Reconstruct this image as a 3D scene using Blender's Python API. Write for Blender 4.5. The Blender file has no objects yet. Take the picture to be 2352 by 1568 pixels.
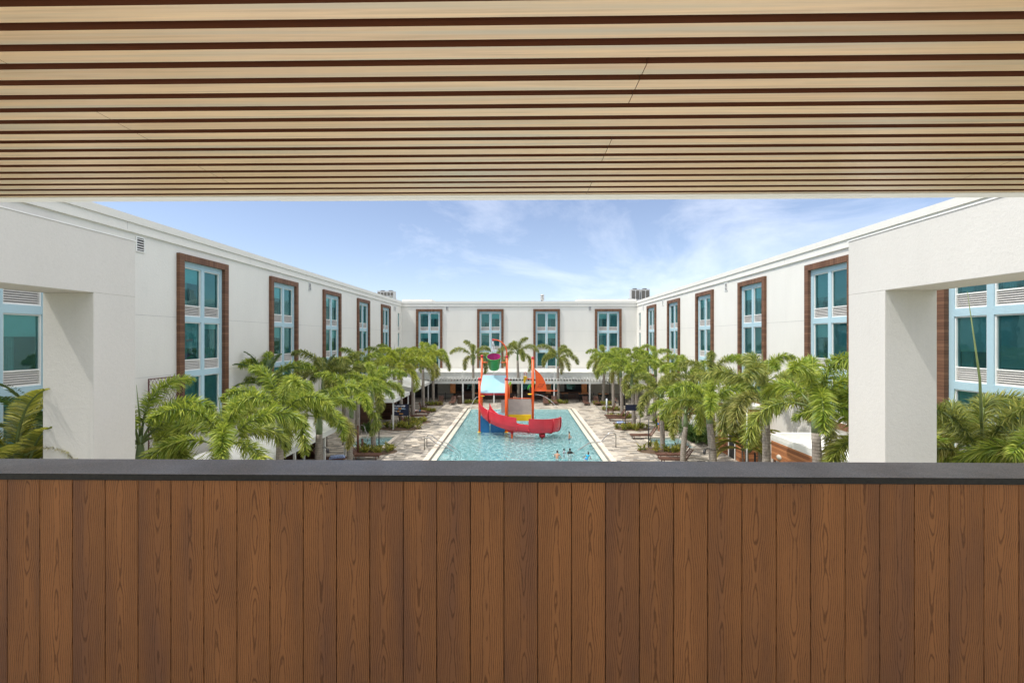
import bpy, bmesh, math, random
import numpy as np
from mathutils import Vector, Matrix
R = math.radians
sc = bpy.context.scene
col = sc.collection
random.seed(7)

# ------------------------------------------------------------------ camera, sky, sun, exposure
CZ = 9.05                                   # eye height of the photographer above the pool deck
F = 1045.0                                  # focal length in units of a 2352 px wide picture
YAW = math.atan2(17.0, F)
cam = bpy.data.cameras.new('Camera')
co = bpy.data.objects.new('Camera', cam)
col.objects.link(co)
co.location = (0, 0, CZ)
co.rotation_euler = (R(90), 0, YAW)
cam.sensor_width = 36
cam.lens = 36 * F / 2352
cam.shift_y = -6 / 2352
cam.clip_start = 0.05
cam.clip_end = 3000
sc.camera = co

SUN = Vector((-3.6, -1.0, 6.7)).normalized()
elev = math.asin(SUN.z)
az = math.atan2(SUN.x, SUN.y)               # clockwise from +Y
w = bpy.data.worlds.new('World')
sc.world = w
w.use_nodes = True
nt = w.node_tree
nt.nodes.clear()
def wn(t, **k):
    n = nt.nodes.new(t)
    for a, b in k.items():
        setattr(n, a, b)
    return n
sky = wn('ShaderNodeTexSky', sky_type='NISHITA', sun_disc=False)
sky.sun_elevation = elev
sky.sun_rotation = az
sky.air_density = 1.0
sky.dust_density = 0.15
sky.ozone_density = 3.0
geo = wn('ShaderNodeTexCoord')
mp = wn('ShaderNodeMapping')
mp.inputs['Scale'].default_value = (1.0, 1.0, 2.6)
mp.inputs['Location'].default_value = (0.35, 0.1, 0.9)
nz = wn('ShaderNodeTexNoise')
nz.inputs['Scale'].default_value = 2.6
nz.inputs['Detail'].default_value = 8
nz.inputs['Roughness'].default_value = 0.62
nz.inputs['Distortion'].default_value = 0.5
cr = wn('ShaderNodeValToRGB')
cr.color_ramp.elements[0].position = 0.48
cr.color_ramp.elements[1].position = 0.90
cr.color_ramp.elements[1].color = (0.32, 0.32, 0.32, 1)
mx = wn('ShaderNodeMixRGB')
mx.inputs[2].default_value = (9.7, 9.4, 9.1, 1)
hs = wn('ShaderNodeHueSaturation')
hs.inputs['Saturation'].default_value = 0.82
hs.inputs['Value'].default_value = 0.71
bg = wn('ShaderNodeBackground')
bg.inputs['Strength'].default_value = 0.15
out = wn('ShaderNodeOutputWorld')
L = nt.links.new
L(geo.outputs['Generated'], mp.inputs['Vector'])
L(mp.outputs['Vector'], nz.inputs['Vector'])
L(nz.outputs['Fac'], cr.inputs['Fac'])
L(sky.outputs['Color'], hs.inputs['Color'])
sx_ = wn('ShaderNodeSeparateXYZ')
L(geo.outputs['Generated'], sx_.inputs[0])
mr = wn('ShaderNodeMapRange')                # white veil added to the unseen upper sky for brighter, neutral fill
mr.inputs['From Min'].default_value = 0.36
mr.inputs['From Max'].default_value = 0.72
mr.inputs['To Max'].default_value = 0.85
L(sx_.outputs[2], mr.inputs['Value'])
ad = wn('ShaderNodeMath', operation='MAXIMUM')
L(mr.outputs['Result'], ad.inputs[0])
L(cr.outputs['Color'], ad.inputs[1])
L(ad.outputs[0], mx.inputs[0])
tn = wn('ShaderNodeMixRGB', blend_type='MULTIPLY')
tn.inputs[0].default_value = 1.0
tn.inputs[2].default_value = (0.92, 0.90, 0.95, 1)
L(hs.outputs['Color'], tn.inputs[1])
L(tn.outputs['Color'], mx.inputs[1])
L(mx.outputs['Color'], bg.inputs['Color'])
L(bg.outputs['Background'], out.inputs['Surface'])

ld = bpy.data.lights.new('Sun', 'SUN')
ld.energy = 2.15
ld.angle = R(0.5)
ld.color = (1.0, 0.955, 0.88)
lo = bpy.data.objects.new('Sun', ld)
col.objects.link(lo)
lo.rotation_euler = SUN.to_track_quat('Z', 'Y').to_euler()
lo.location = (-30, -20, 60)
sc.view_settings.view_transform = 'Standard'
sc.view_settings.look = 'None'
sc.view_settings.exposure = 0.74
sc.view_settings.gamma = 1
sc.cycles.max_bounces = 10
sc.cycles.diffuse_bounces = 6
sc.cycles.transparent_max_bounces = 24
sc.cycles.use_denoising = True
sc.cycles.sample_clamp_indirect = 8

def at(px, py, z=0.0):
    """the place at height z that shows at (px,py) of the 2352 px wide picture"""
    xo, f, yo = px - 1176, F, py - 778
    dx = xo * math.cos(YAW) - f * math.sin(YAW)
    dy = xo * math.sin(YAW) + f * math.cos(YAW)
    s = (CZ - z) / yo
    return Vector((dx * s, dy * s, z))

# ------------------------------------------------------------------ materials
MATS = {}
class NT:
    def __init__(s, name):
        s.m = bpy.data.materials.new(name)
        s.m.use_nodes = True
        s.t = s.m.node_tree
        s.t.nodes.clear()
        s.out = s.n('ShaderNodeOutputMaterial')
    def n(s, t, **k):
        n = s.t.nodes.new(t)
        for a, b in k.items():
            setattr(n, a, b)
        return n
    def l(s, a, b):
        s.t.links.new(a, b)
    def v(s, x, node, i):
        if isinstance(x, (int, float)):
            node.inputs[i].default_value = x
        elif isinstance(x, (tuple, list)):
            node.inputs[i].default_value = x
        else:
            s.l(x, node.inputs[i])
    def math(s, op, a, b=0.0, c=0.0):
        n = s.n('ShaderNodeMath', operation=op)
        s.v(a, n, 0); s.v(b, n, 1); s.v(c, n, 2)
        return n.outputs[0]
    def mix(s, f, a, b, mode='MIX'):
        n = s.n('ShaderNodeMixRGB', blend_type=mode)
        s.v(f, n, 0)
        s.v(a if not isinstance(a, tuple) else (*a[:3], 1), n, 1)
        s.v(b if not isinstance(b, tuple) else (*b[:3], 1), n, 2)
        return n.outputs[0]
    def noise(s, vec, scale, detail=4, rough=0.55, dist=0.0, dim='3D'):
        n = s.n('ShaderNodeTexNoise', noise_dimensions=dim)
        if vec is not None:
            s.l(vec, n.inputs['Vector'])
        n.inputs['Scale'].default_value = scale
        n.inputs['Detail'].default_value = detail
        n.inputs['Roughness'].default_value = rough
        n.inputs['Distortion'].default_value = dist
        return n.outputs['Fac']
    def ramp(s, f, stops, interp='LINEAR'):
        n = s.n('ShaderNodeValToRGB')
        n.color_ramp.interpolation = interp
        e = n.color_ramp.elements
        while len(e) < len(stops):
            e.new(0.5)
        for k, (p, c) in enumerate(stops):
            e[k].position = p
            e[k].color = (*c[:3], 1) if isinstance(c, tuple) else (c, c, c, 1)
        s.l(f, n.inputs['Fac'])
        return n.outputs['Color']
    def obj(s, scale=(1, 1, 1)):
        tc = s.n('ShaderNodeTexCoord')
        m = s.n('ShaderNodeMapping')
        m.inputs['Scale'].default_value = scale
        s.l(tc.outputs['Object'], m.inputs['Vector'])
        return m.outputs['Vector']
    def world(s, scale=(1, 1, 1)):
        g = s.n('ShaderNodeNewGeometry')
        m = s.n('ShaderNodeMapping')
        m.inputs['Scale'].default_value = scale
        s.l(g.outputs['Position'], m.inputs['Vector'])
        return m.outputs['Vector']
    def bump(s, h, strength=0.3, dist=0.01):
        b = s.n('ShaderNodeBump')
        b.inputs['Strength'].default_value = strength
        b.inputs['Distance'].default_value = dist
        s.l(h, b.inputs['Height'])
        return b.outputs['Normal']
    def bsdf(s, color, rough=0.6, normal=None, metal=0.0, spec=0.5, **k):
        p = s.n('ShaderNodeBsdfPrincipled')
        s.v(color if not isinstance(color, tuple) else (*color[:3], 1), p, 'Base Color')
        s.v(rough, p, 'Roughness')
        s.v(metal, p, 'Metallic')
        s.v(spec, p, 'Specular IOR Level')
        for a, b in k.items():
            s.v(b, p, a.replace('_', ' '))
        if normal is not None:
            s.l(normal, p.inputs['Normal'])
        return p.outputs[0]
    def done(s, sh):
        s.l(sh, s.out.inputs['Surface'])
        MATS[s.m.name] = s.m
        return s.m

def simple(name, c, rough=0.5, metal=0.0, var=0.12, nscale=3.0, bump=0.0, bscale=60, spec=0.5):
    t = NT(name)
    v = t.world()
    n1 = t.noise(v, nscale, 5)
    d = tuple(x * (1 - var) for x in c)
    u = tuple(min(1, x * (1 + var)) for x in c)
    cc = t.ramp(n1, [(0.3, d), (0.7, u)])
    nrm = t.bump(t.noise(v, bscale, 3), bump, 0.01) if bump else None
    return t.done(t.bsdf(cc, rough, nrm, metal, spec))

def stucco(name, c, var=0.05):
    t = NT(name)
    v = t.world()
    big = t.noise(t.world((1, 1, 0.35)), 0.6, 6, 0.6)
    cc = t.ramp(big, [(0.3, tuple(x * (1 - var) for x in c)), (0.65, c)])
    # thin streaks of rain dirt
    st = t.noise(t.world((5, 5, 0.25)), 1.0, 4)
    cc = t.mix(t.ramp(st, [(0.62, 0.0), (0.8, 0.16)]), cc, tuple(x * 0.72 for x in c))
    sm = t.noise(v, 1.7, 5, 0.65)
    cc = t.mix(t.ramp(sm, [(0.58, 0.0), (0.78, 0.14)]), cc, tuple(x * 0.7 for x in c))
    h = t.math('ADD', t.noise(v, 34, 4, 0.7), t.math('MULTIPLY', t.noise(v, 9, 3), 1.2))
    cc = t.mix(t.ramp(t.noise(v, 22, 3, 0.7), [(0.35, 0.10), (0.6, 0.0)]), cc, tuple(x * 0.6 for x in c))
    return t.done(t.bsdf(cc, 0.85, t.bump(h, 0.42, 0.015), spec=0.25))

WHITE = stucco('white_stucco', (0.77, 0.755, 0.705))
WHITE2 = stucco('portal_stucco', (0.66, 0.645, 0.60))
BLUE = stucco('blue_stucco', (0.43, 0.60, 0.67))
TRIM = simple('white_trim', (0.80, 0.80, 0.77), 0.5, var=0.04)
LOUVER = simple('louver_metal', (0.62, 0.60, 0.56), 0.5, var=0.05)
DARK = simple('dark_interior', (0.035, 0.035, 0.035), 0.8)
ROOFW = simple('white_roof', (0.82, 0.82, 0.79), 0.6, var=0.05, nscale=0.8)
ROOFG = simple('roof_gravel', (0.52, 0.49, 0.44), 0.9, var=0.1, bump=0.4)
POSTW = simple('post_paint', (0.70, 0.71, 0.69), 0.45, var=0.05)
BLACK = simple('black_metal', (0.015, 0.015, 0.017), 0.4)
STEEL = simple('stainless_steel', (0.36, 0.36, 0.35), 0.25, metal=1.0, var=0.05)
BROWNPOST = simple('brown_paint', (0.15, 0.06, 0.035), 0.5)
PLAST_O = simple('orange_plastic', (0.78, 0.11, 0.015), 0.35, var=0.06)
PLAST_R = simple('red_plastic', (0.62, 0.035, 0.055), 0.33, var=0.1, nscale=1.2)
PLAST_R2 = simple('cherry_plastic', (0.50, 0.02, 0.035), 0.35, var=0.1)
PLAST_B = simple('blue_plastic', (0.012, 0.14, 0.36), 0.35, var=0.12, nscale=1.5)
PLAST_LB = simple('sky_blue_panel', (0.27, 0.47, 0.56), 0.45, var=0.06, nscale=1.2)
PLAST_Y = simple('yellow_plastic', (0.85, 0.56, 0.01), 0.35, var=0.06)
PLAST_G = simple('green_plastic', (0.03, 0.33, 0.05), 0.3, var=0.1)
PLAST_L = simple('lime_plastic', (0.35, 0.75, 0.05), 0.35)
PLAST_M = simple('magenta_plastic', (0.30, 0.01, 0.13), 0.4, var=0.15)
PLAST_T = simple('frosted_panel', (0.46, 0.42, 0.37), 0.4, var=0.12, nscale=2)
NAVY = simple('navy_board', (0.012, 0.018, 0.045), 0.35)
LETTER = simple('white_letters', (0.85, 0.87, 0.9), 0.5, var=0.0)
LETTERO = simple('orange_letters', (0.9, 0.42, 0.04), 0.5, var=0.0)
LETTERB = simple('pale_blue_letters', (0.42, 0.62, 0.85), 0.5, var=0.0)
WAVE = simple('dark_wave_mark', (0.22, 0.035, 0.02), 0.5)
CONC = simple('coping_stone', (0.56, 0.50, 0.42), 0.75, var=0.14, nscale=1.5, bump=0.3)
GUTTER = simple('gutter_tile', (0.50, 0.50, 0.42), 0.5, var=0.14, nscale=2)
GUTD = simple('drain_grate', (0.14, 0.14, 0.12), 0.6, var=0.2)
MULCH = simple('mulch', (0.10, 0.065, 0.04), 0.95, var=0.4, nscale=9, bump=0.8)
HVAC = simple('galvanised_metal', (0.50, 0.50, 0.49), 0.45, metal=0.3, var=0.12)
RUST = simple('rusty_metal', (0.12, 0.05, 0.045), 0.7)
SKIN1 = simple('skin_light', (0.50, 0.27, 0.17), 0.55, var=0.05)
SKIN2 = simple('skin_dark', (0.16, 0.075, 0.045), 0.5, var=0.05)
HAIR = simple('dark_hair', (0.015, 0.011, 0.009), 0.6)
CL_NAVY = simple('navy_cloth', (0.02, 0.04, 0.11), 0.8)
CL_BLUE = simple('bright_blue_cloth', (0.02, 0.16, 0.50), 0.8)
CL_TURQ = simple('turquoise_cloth', (0.03, 0.42, 0.66), 0.8)
CL_WHITE = simple('white_cloth', (0.62, 0.63, 0.70), 0.85)
CL_JEANS = simple('denim_cloth', (0.05, 0.17, 0.27), 0.85)
TOWEL = simple('striped_towel', (0.32, 0.40, 0.62), 0.9, var=0.6, nscale=14)
TABLEW = simple('table_wood', (0.32, 0.13, 0.05), 0.5, var=0.3)
PIERO = simple('terracotta_tile', (0.42, 0.16, 0.05), 0.6, var=0.35, nscale=6)
TRASH = simple('trash_brown', (0.09, 0.06, 0.045), 0.6, var=0.2, nscale=8)
REDP = simple('alarm_red', (0.65, 0.01, 0.02), 0.4)
LAMPG = simple('greenish_glass', (0.10, 0.11, 0.08), 0.25)

def boards(name, c1, c2, axis='z', pitch=0.14, gap=0.05, rough=0.6, grain=(0.4, 14)):
    """wood boards; axis = the axis across the boards; colour changes from board to board"""
    t = NT(name)
    v = t.obj()
    sp = t.n('ShaderNodeSeparateXYZ')
    t.l(v, sp.inputs[0])
    a = sp.outputs['XYZ'.index(axis.upper())]
    q = t.math('DIVIDE', a, pitch)
    fl = t.math('FLOOR', q)
    fr = t.math('FRACT', q)
    wnz = t.n('ShaderNodeTexWhiteNoise', noise_dimensions='1D')
    t.l(fl, wnz.inputs['W'])
    sc_ = [grain[0]] * 3
    sc_['xyz'.index(axis)] = grain[1]
    g = t.noise(t.obj(tuple(sc_)), 2.5, 5, 0.6)
    f = t.math('ADD', t.math('MULTIPLY', wnz.outputs['Value'], 0.6), t.math('MULTIPLY', g, 0.5))
    cc = t.ramp(f, [(0.15, c1), (0.85, c2)])
    line = t.math('LESS_THAN', fr, gap)
    cc = t.mix(line, cc, tuple(x * 0.22 for x in c1))
    return t.done(t.bsdf(cc, rough, t.bump(t.math('SUBTRACT', g, t.math('MULTIPLY', line, 3)), 0.3, 0.006), spec=0.3))

CLAD_H = boards('bay_frame_boards_level', (0.115, 0.053, 0.030), (0.205, 0.103, 0.058), 'z', 0.15, 0.07)
CLAD_V = boards('bay_frame_boards_upright', (0.115, 0.053, 0.030), (0.205, 0.103, 0.058), 'x', 0.15, 0.07)
TEAK = boards('teak_cladding', (0.20, 0.075, 0.035), (0.50, 0.21, 0.09), 'z', 0.16, 0.06, grain=(0.8, 12))
LOUNGE = boards('lounger_wood', (0.085, 0.040, 0.028), (0.16, 0.075, 0.05), 'x', 0.09, 0.12)
DECKW = boards('brown_cabana_panel', (0.05, 0.025, 0.018), (0.10, 0.05, 0.032), 'z', 0.2, 0.05)

# composite boards of the parapet with printed cathedral grain
PITCH, PX0 = 0.1387, -0.2022
def parapet_mat():
    t = NT('composite_boards')
    v = t.obj()
    sp = t.n('ShaderNodeSeparateXYZ')
    t.l(v, sp.inputs[0])
    x, z = sp.outputs[0], sp.outputs[2]
    q = t.math('DIVIDE', t.math('SUBTRACT', x, PX0), PITCH)
    fl = t.math('FLOOR', q)
    fr = t.math('SUBTRACT', t.math('FRACT', q), 0.5)
    w1 = t.n('ShaderNodeTexWhiteNoise', noise_dimensions='1D'); t.l(fl, w1.inputs['W'])
    w2 = t.n('ShaderNodeTexWhiteNoise', noise_dimensions='1D'); t.l(t.math('ADD', fl, 57.3), w2.inputs['W'])
    w3 = t.n('ShaderNodeTexWhiteNoise', noise_dimensions='1D'); t.l(t.math('ADD', fl, 131.7), w3.inputs['W'])
    # heart of the board wanders a little
    def comb(a, b, c=0.0):
        n = t.n('ShaderNodeCombineXYZ'); t.v(a, n, 0); t.v(b, n, 1); t.v(c, n, 2); return n.outputs[0]
    seed = t.math('MULTIPLY', fl, 7.31)
    wob = t.noise(comb(seed, t.math('MULTIPLY', z, 2.0)), 1.0, 2, 0.5)
    cx = t.math('ADD', t.math('MULTIPLY', t.math('SUBTRACT', w2.outputs['Value'], 0.5), 0.22), t.math('MULTIPLY', t.math('SUBTRACT', wob, 0.5), 0.18))
    xx = t.math('SUBTRACT', fr, cx)
    r = t.math('SQRT', t.math('ADD', t.math('MULTIPLY', xx, xx), 0.009))
    sgn = t.math('SUBTRACT', t.math('MULTIPLY', t.math('GREATER_THAN', w3.outputs['Value'], 0.5), 2.0), 1.0)
    along = t.noise(comb(t.math('ADD', seed, 3.1), t.math('MULTIPLY', z, 2.6)), 1.0, 2, 0.5)
    fine = t.noise(comb(t.math('MULTIPLY', x, 60), t.math('MULTIPLY', z, 12), seed), 1.0, 3, 0.6)
    ring = t.math('ADD', t.math('MULTIPLY', r, 17.5), t.math('MULTIPLY', along, 7.0))
    ring = t.math('ADD', ring, t.math('MULTIPLY', t.math('MULTIPLY', z, sgn), 2.4))
    ring = t.math('ADD', ring, t.math('MULTIPLY', fine, 1.0))
    s = t.math('ABSOLUTE', t.math('SUBTRACT', t.math('FRACT', ring), 0.5))   # 0 at line .5 between
    brk = t.noise(comb(t.math('MULTIPLY', x, 25), t.math('MULTIPLY', z, 9), seed), 1.0, 4, 0.7)
    line = t.ramp(t.math('ADD', s, t.math('MULTIPLY', t.math('SUBTRACT', brk, 0.5), 0.22)), [(0.05, 1.0), (0.19, 0.0)])
    cloud = t.noise(comb(t.math('ADD', t.math('MULTIPLY', x, 9), seed), t.math('MULTIPLY', z, 1.1)), 1.0, 3, 0.5)
    f = t.math('ADD', t.math('MULTIPLY', w1.outputs['Value'], 0.42), t.math('MULTIPLY', t.math('SUBTRACT', t.math('MULTIPLY', cloud, 1.7), 0.5), 0.85))
    base = t.ramp(f, [(0.15, (0.205, 0.096, 0.046)), (0.5, (0.283, 0.125, 0.046)), (0.85, (0.350, 0.152, 0.053))])
    speck = t.noise(v, 420, 2, 0.7)
    base = t.mix(t.ramp(speck, [(0.35, 0.22), (0.6, 0.0)]), base, (0.08, 0.03, 0.015))
    c = t.mix(t.math('MULTIPLY', line, 0.58), base, (0.055, 0.019, 0.007))
    dots = t.noise(v, 38, 2, 0.6)
    c = t.mix(t.ramp(dots, [(0.80, 0.0), (0.815, 0.6)]), c, (0.5, 0.4, 0.28))
    h = t.math('SUBTRACT', t.math('MULTIPLY', speck, 0.6), line)
    return t.done(t.bsdf(c, 0.62, t.bump(h, 0.5, 0.002), spec=0.2))
BOARDS = parapet_mat()

def granite_mat():
    t = NT('dark_granite')
    v = t.obj()
    n1 = t.noise(v, 240, 3, 0.7)
    n2 = t.noise(v, 3.0, 4)
    c = t.ramp(n1, [(0.35, (0.034, 0.032, 0.028)), (0.62, (0.27, 0.235, 0.185))])
    c = t.mix(t.math('MULTIPLY', n2, 0.5), c, (0.075, 0.07, 0.062))
    rg = t.ramp(n2, [(0.35, 0.36), (0.7, 0.50)])
    return t.done(t.bsdf(c, rg, t.bump(n1, 0.25, 0.002), spec=0.42))
GRANITE = granite_mat()

SLOT = (3.47 - 0.1155 * 0.72 + 0.0585) % 0.1155 - 0.01
def slat_mat():
    t = NT('oak_slats')
    v = t.obj((0.9, 1, 1))
    sp = t.n('ShaderNodeSeparateXYZ'); t.l(t.obj(), sp.inputs[0])
    row = t.math('FLOOR', t.math('DIVIDE', t.math('SUBTRACT', sp.outputs[1], SLOT), 0.1155))
    cb = t.n('ShaderNodeCombineXYZ')
    t.l(t.math('ADD', t.math('MULTIPLY', sp.outputs[0], 0.55), t.math('MULTIPLY', row, 3.7)), cb.inputs[0])
    t.l(t.math('MULTIPLY', sp.outputs[1], 22), cb.inputs[1])
    g = t.noise(cb.outputs[0], 2.2, 6, 0.6, 0.4)
    cb2 = t.n('ShaderNodeCombineXYZ')
    t.l(t.math('ADD', t.math('MULTIPLY', sp.outputs[0], 1.6), t.math('MULTIPLY', row, 9.1)), cb2.inputs[0])
    t.l(t.math('MULTIPLY', sp.outputs[1], 240), cb2.inputs[1])
    f = t.noise(cb2.outputs[0], 1.0, 4, 0.6)
    c = t.ramp(g, [(0.25, (0.48, 0.36, 0.225)), (0.5, (0.73, 0.55, 0.335)), (0.75, (0.88, 0.64, 0.35))])
    c = t.mix(t.math('MULTIPLY', f, 0.35), c, (0.36, 0.26, 0.16))
    wr = t.n('ShaderNodeTexWhiteNoise', noise_dimensions='1D'); t.l(row, wr.inputs['W'])
    c = t.mix(t.math('MULTIPLY', wr.outputs['Value'], 0.30), c, (0.34, 0.22, 0.12))
    k = t.noise(cb.outputs[0], 1.1, 2, 0.4)
    c = t.mix(t.ramp(k, [(0.48, 0.0), (0.66, 0.55)]), c, (0.38, 0.40, 0.33))  # grey-green patches stand in for pool and sky reflection, put into the colour
    return t.done(t.bsdf(c, 0.30, t.bump(f, 0.12, 0.002), spec=0.6))
SLAT = slat_mat()
SLATSIDE = boards('slat_side_shade', (0.06, 0.022, 0.010), (0.15, 0.050, 0.022), 'z', 0.3, 0.0, grain=(1.5, 30))  # unlit sides of the slats, their shade put into a darker colour

def paver_mat():
    t = NT('deck_pavers')
    g = t.n('ShaderNodeNewGeometry')
    sp = t.n('ShaderNodeSeparateXYZ'); t.l(g.outputs['Position'], sp.inputs[0])
    row = t.math('FLOOR', t.math('DIVIDE', sp.outputs[1], 0.19))
    rr = t.n('ShaderNodeTexWhiteNoise', noise_dimensions='1D'); t.l(row, rr.inputs['W'])
    qx = t.math('ADD', t.math('DIVIDE', sp.outputs[0], 0.62), t.math('MULTIPLY', rr.outputs['Value'], 5.0))
    colm = t.math('FLOOR', qx)
    cb = t.n('ShaderNodeCombineXYZ'); t.l(colm, cb.inputs[0]); t.l(row, cb.inputs[1])
    wv = t.n('ShaderNodeTexWhiteNoise', noise_dimensions='2D'); t.l(cb.outputs[0], wv.inputs['Vector'])
    c = t.ramp(wv.outputs['Value'], [(0.0, (0.58, 0.52, 0.43)), (0.32, (0.42, 0.385, 0.33)), (0.50, (0.24, 0.225, 0.205)), (0.68, (0.11, 0.105, 0.095)), (0.84, (0.31, 0.26, 0.20))], 'CONSTANT')
    n1 = t.noise(g.outputs['Position'], 0.5, 6, 0.6)
    c = t.mix(t.ramp(n1, [(0.35, 0.30), (0.7, 0.0)]), c, (0.20, 0.18, 0.155))
    n2 = t.noise(g.outputs['Position'], 9, 4, 0.6)
    c = t.mix(t.math('MULTIPLY', n2, 0.3), c, (0.25, 0.22, 0.19))
    fx = t.math('FRACT', qx); fy = t.math('FRACT', t.math('DIVIDE', sp.outputs[1], 0.19))
    j = t.math('MAXIMUM', t.math('LESS_THAN', fx, 0.02), t.math('LESS_THAN', fy, 0.06))
    c = t.mix(t.math('MULTIPLY', j, 0.6), c, (0.12, 0.10, 0.085))
    return t.done(t.bsdf(c, 0.8, t.bump(t.math('SUBTRACT', n2, j), 0.3, 0.006), spec=0.3))
PAVER = paver_mat()

def water_mat():
    t = NT('pool_water')
    v = t.world()
    a = t.noise(v, 2.3, 3, 0.55, 0.6)
    b = t.noise(v, 7.5, 3, 0.6, 0.8)
    h = t.math('ADD', a, t.math('MULTIPLY', b, 0.45))
    nrm = t.bump(h, 0.9, 0.14)
    fr = t.n('ShaderNodeFresnel'); fr.inputs['IOR'].default_value = 1.33; t.l(nrm, fr.inputs['Normal'])
    gl = t.n('ShaderNodeBsdfGlossy'); gl.inputs['Roughness'].default_value = 0.03; t.l(nrm, gl.inputs['Normal'])
    gl.inputs['Color'].default_value = (0.9, 0.95, 1, 1)
    tr = t.n('ShaderNodeBsdfTransparent'); df = t.n('ShaderNodeBsdfDiffuse'); t.l(nrm, df.inputs['Normal'])
    # bright net of light gathered by the waves, painted into both colours
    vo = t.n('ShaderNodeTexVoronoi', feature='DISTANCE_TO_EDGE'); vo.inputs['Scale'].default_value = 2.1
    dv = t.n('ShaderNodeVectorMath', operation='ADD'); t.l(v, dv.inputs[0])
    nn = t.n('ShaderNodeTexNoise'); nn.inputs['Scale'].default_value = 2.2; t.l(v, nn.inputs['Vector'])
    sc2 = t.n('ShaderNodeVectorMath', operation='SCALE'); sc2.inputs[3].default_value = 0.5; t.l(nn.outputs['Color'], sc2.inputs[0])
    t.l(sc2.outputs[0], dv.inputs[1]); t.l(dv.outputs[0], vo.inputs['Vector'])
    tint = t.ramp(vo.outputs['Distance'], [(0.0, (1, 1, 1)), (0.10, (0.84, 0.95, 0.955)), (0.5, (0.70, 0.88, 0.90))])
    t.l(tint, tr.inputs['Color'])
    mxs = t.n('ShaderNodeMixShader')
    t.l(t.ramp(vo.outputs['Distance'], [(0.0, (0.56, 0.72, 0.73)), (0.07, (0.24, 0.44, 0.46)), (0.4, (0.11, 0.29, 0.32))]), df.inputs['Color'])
    mb = t.n('ShaderNodeMixShader'); mb.inputs[0].default_value = 0.48; t.l(tr.outputs[0], mb.inputs[1]); t.l(df.outputs[0], mb.inputs[2])
    t.l(t.math('MULTIPLY', fr.outputs[0], 0.8), mxs.inputs[0]); t.l(mb.outputs[0], mxs.inputs[1]); t.l(gl.outputs[0], mxs.inputs[2])
    return t.done(mxs.outputs[0])
WATER = water_mat()
def plaster_mat():
    t = NT('pool_plaster')
    v = t.world()
    n = t.noise(v, 1.2, 4)
    g = t.n('ShaderNodeNewGeometry')
    sp = t.n('ShaderNodeSeparateXYZ'); t.l(g.outputs['Position'], sp.inputs[0])
    c = t.ramp(n, [(0.3, (0.28, 0.42, 0.42)), (0.7, (0.39, 0.51, 0.49))])
    return t.done(t.bsdf(c, 0.6, t.bump(t.noise(v, 30, 2), 0.2, 0.01), spec=0.3))
PLASTER = plaster_mat()
def absorb_mat():
    t = NT('pool_water_body')
    tr = t.n('ShaderNodeBsdfTransparent')
    t.l(tr.outputs[0], t.out.inputs['Surface'])
    va = t.n('ShaderNodeVolumeAbsorption'); va.inputs['Color'].default_value = (0.22, 0.85, 0.91, 1); va.inputs['Density'].default_value = 0.30
    t.l(va.outputs[0], t.out.inputs['Volume'])
    return t.m
STEPS = simple('step_tile', (0.66, 0.76, 0.72), 0.5, var=0.05)
NOSING = simple('step_nosing', (0.05, 0.16, 0.20), 0.5)
SPATILE = simple('spa_tile', (0.16, 0.42, 0.44), 0.4, var=0.2, nscale=5)

def glass_mat():
    t = NT('teal_glass')
    v = t.world()
    nrm = t.bump(t.noise(v, 1.3, 2), 0.12, 0.02)
    fr = t.n('ShaderNodeFresnel'); fr.inputs['IOR'].default_value = 1.55; t.l(nrm, fr.inputs['Normal'])
    gl = t.n('ShaderNodeBsdfGlossy'); gl.inputs['Roughness'].default_value = 0.02; gl.inputs['Color'].default_value = (0.5, 0.85, 0.83, 1)
    t.l(nrm, gl.inputs['Normal'])
    tr = t.n('ShaderNodeBsdfTransparent'); tr.inputs['Color'].default_value = (0.42, 0.82, 0.83, 1)
    m = t.n('ShaderNodeMixShader')
    df = t.n('ShaderNodeBsdfDiffuse'); df.inputs['Color'].default_value = (0.06, 0.23, 0.27, 1)
    m0 = t.n('ShaderNodeMixShader'); m0.inputs[0].default_value = 0.15; t.l(tr.outputs[0], m0.inputs[1]); t.l(df.outputs[0], m0.inputs[2])
    t.l(t.math('ADD', t.math('MULTIPLY', fr.outputs[0], 1.3), 0.03), m.inputs[0]); t.l(m0.outputs[0], m.inputs[1]); t.l(gl.outputs[0], m.inputs[2])
    return t.done(m.outputs[0])
GLASS = glass_mat()
BLIND = simple('roller_blind', (0.78, 0.80, 0.78), 0.8, var=0.04)
BLIND_D = simple('grey_screen_blind', (0.30, 0.33, 0.33), 0.8, var=0.12, nscale=0.8)
BLIND_M = simple('mid_screen_blind', (0.44, 0.48, 0.47), 0.8, var=0.1, nscale=0.8)
CURTAIN = simple('sheer_curtain', (0.34, 0.38, 0.38), 0.9, var=0.2, nscale=2)
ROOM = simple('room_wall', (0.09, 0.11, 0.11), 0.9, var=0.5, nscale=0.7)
ROOMF = simple('room_grey', (0.10, 0.13, 0.13), 0.9, var=0.3)

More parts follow.
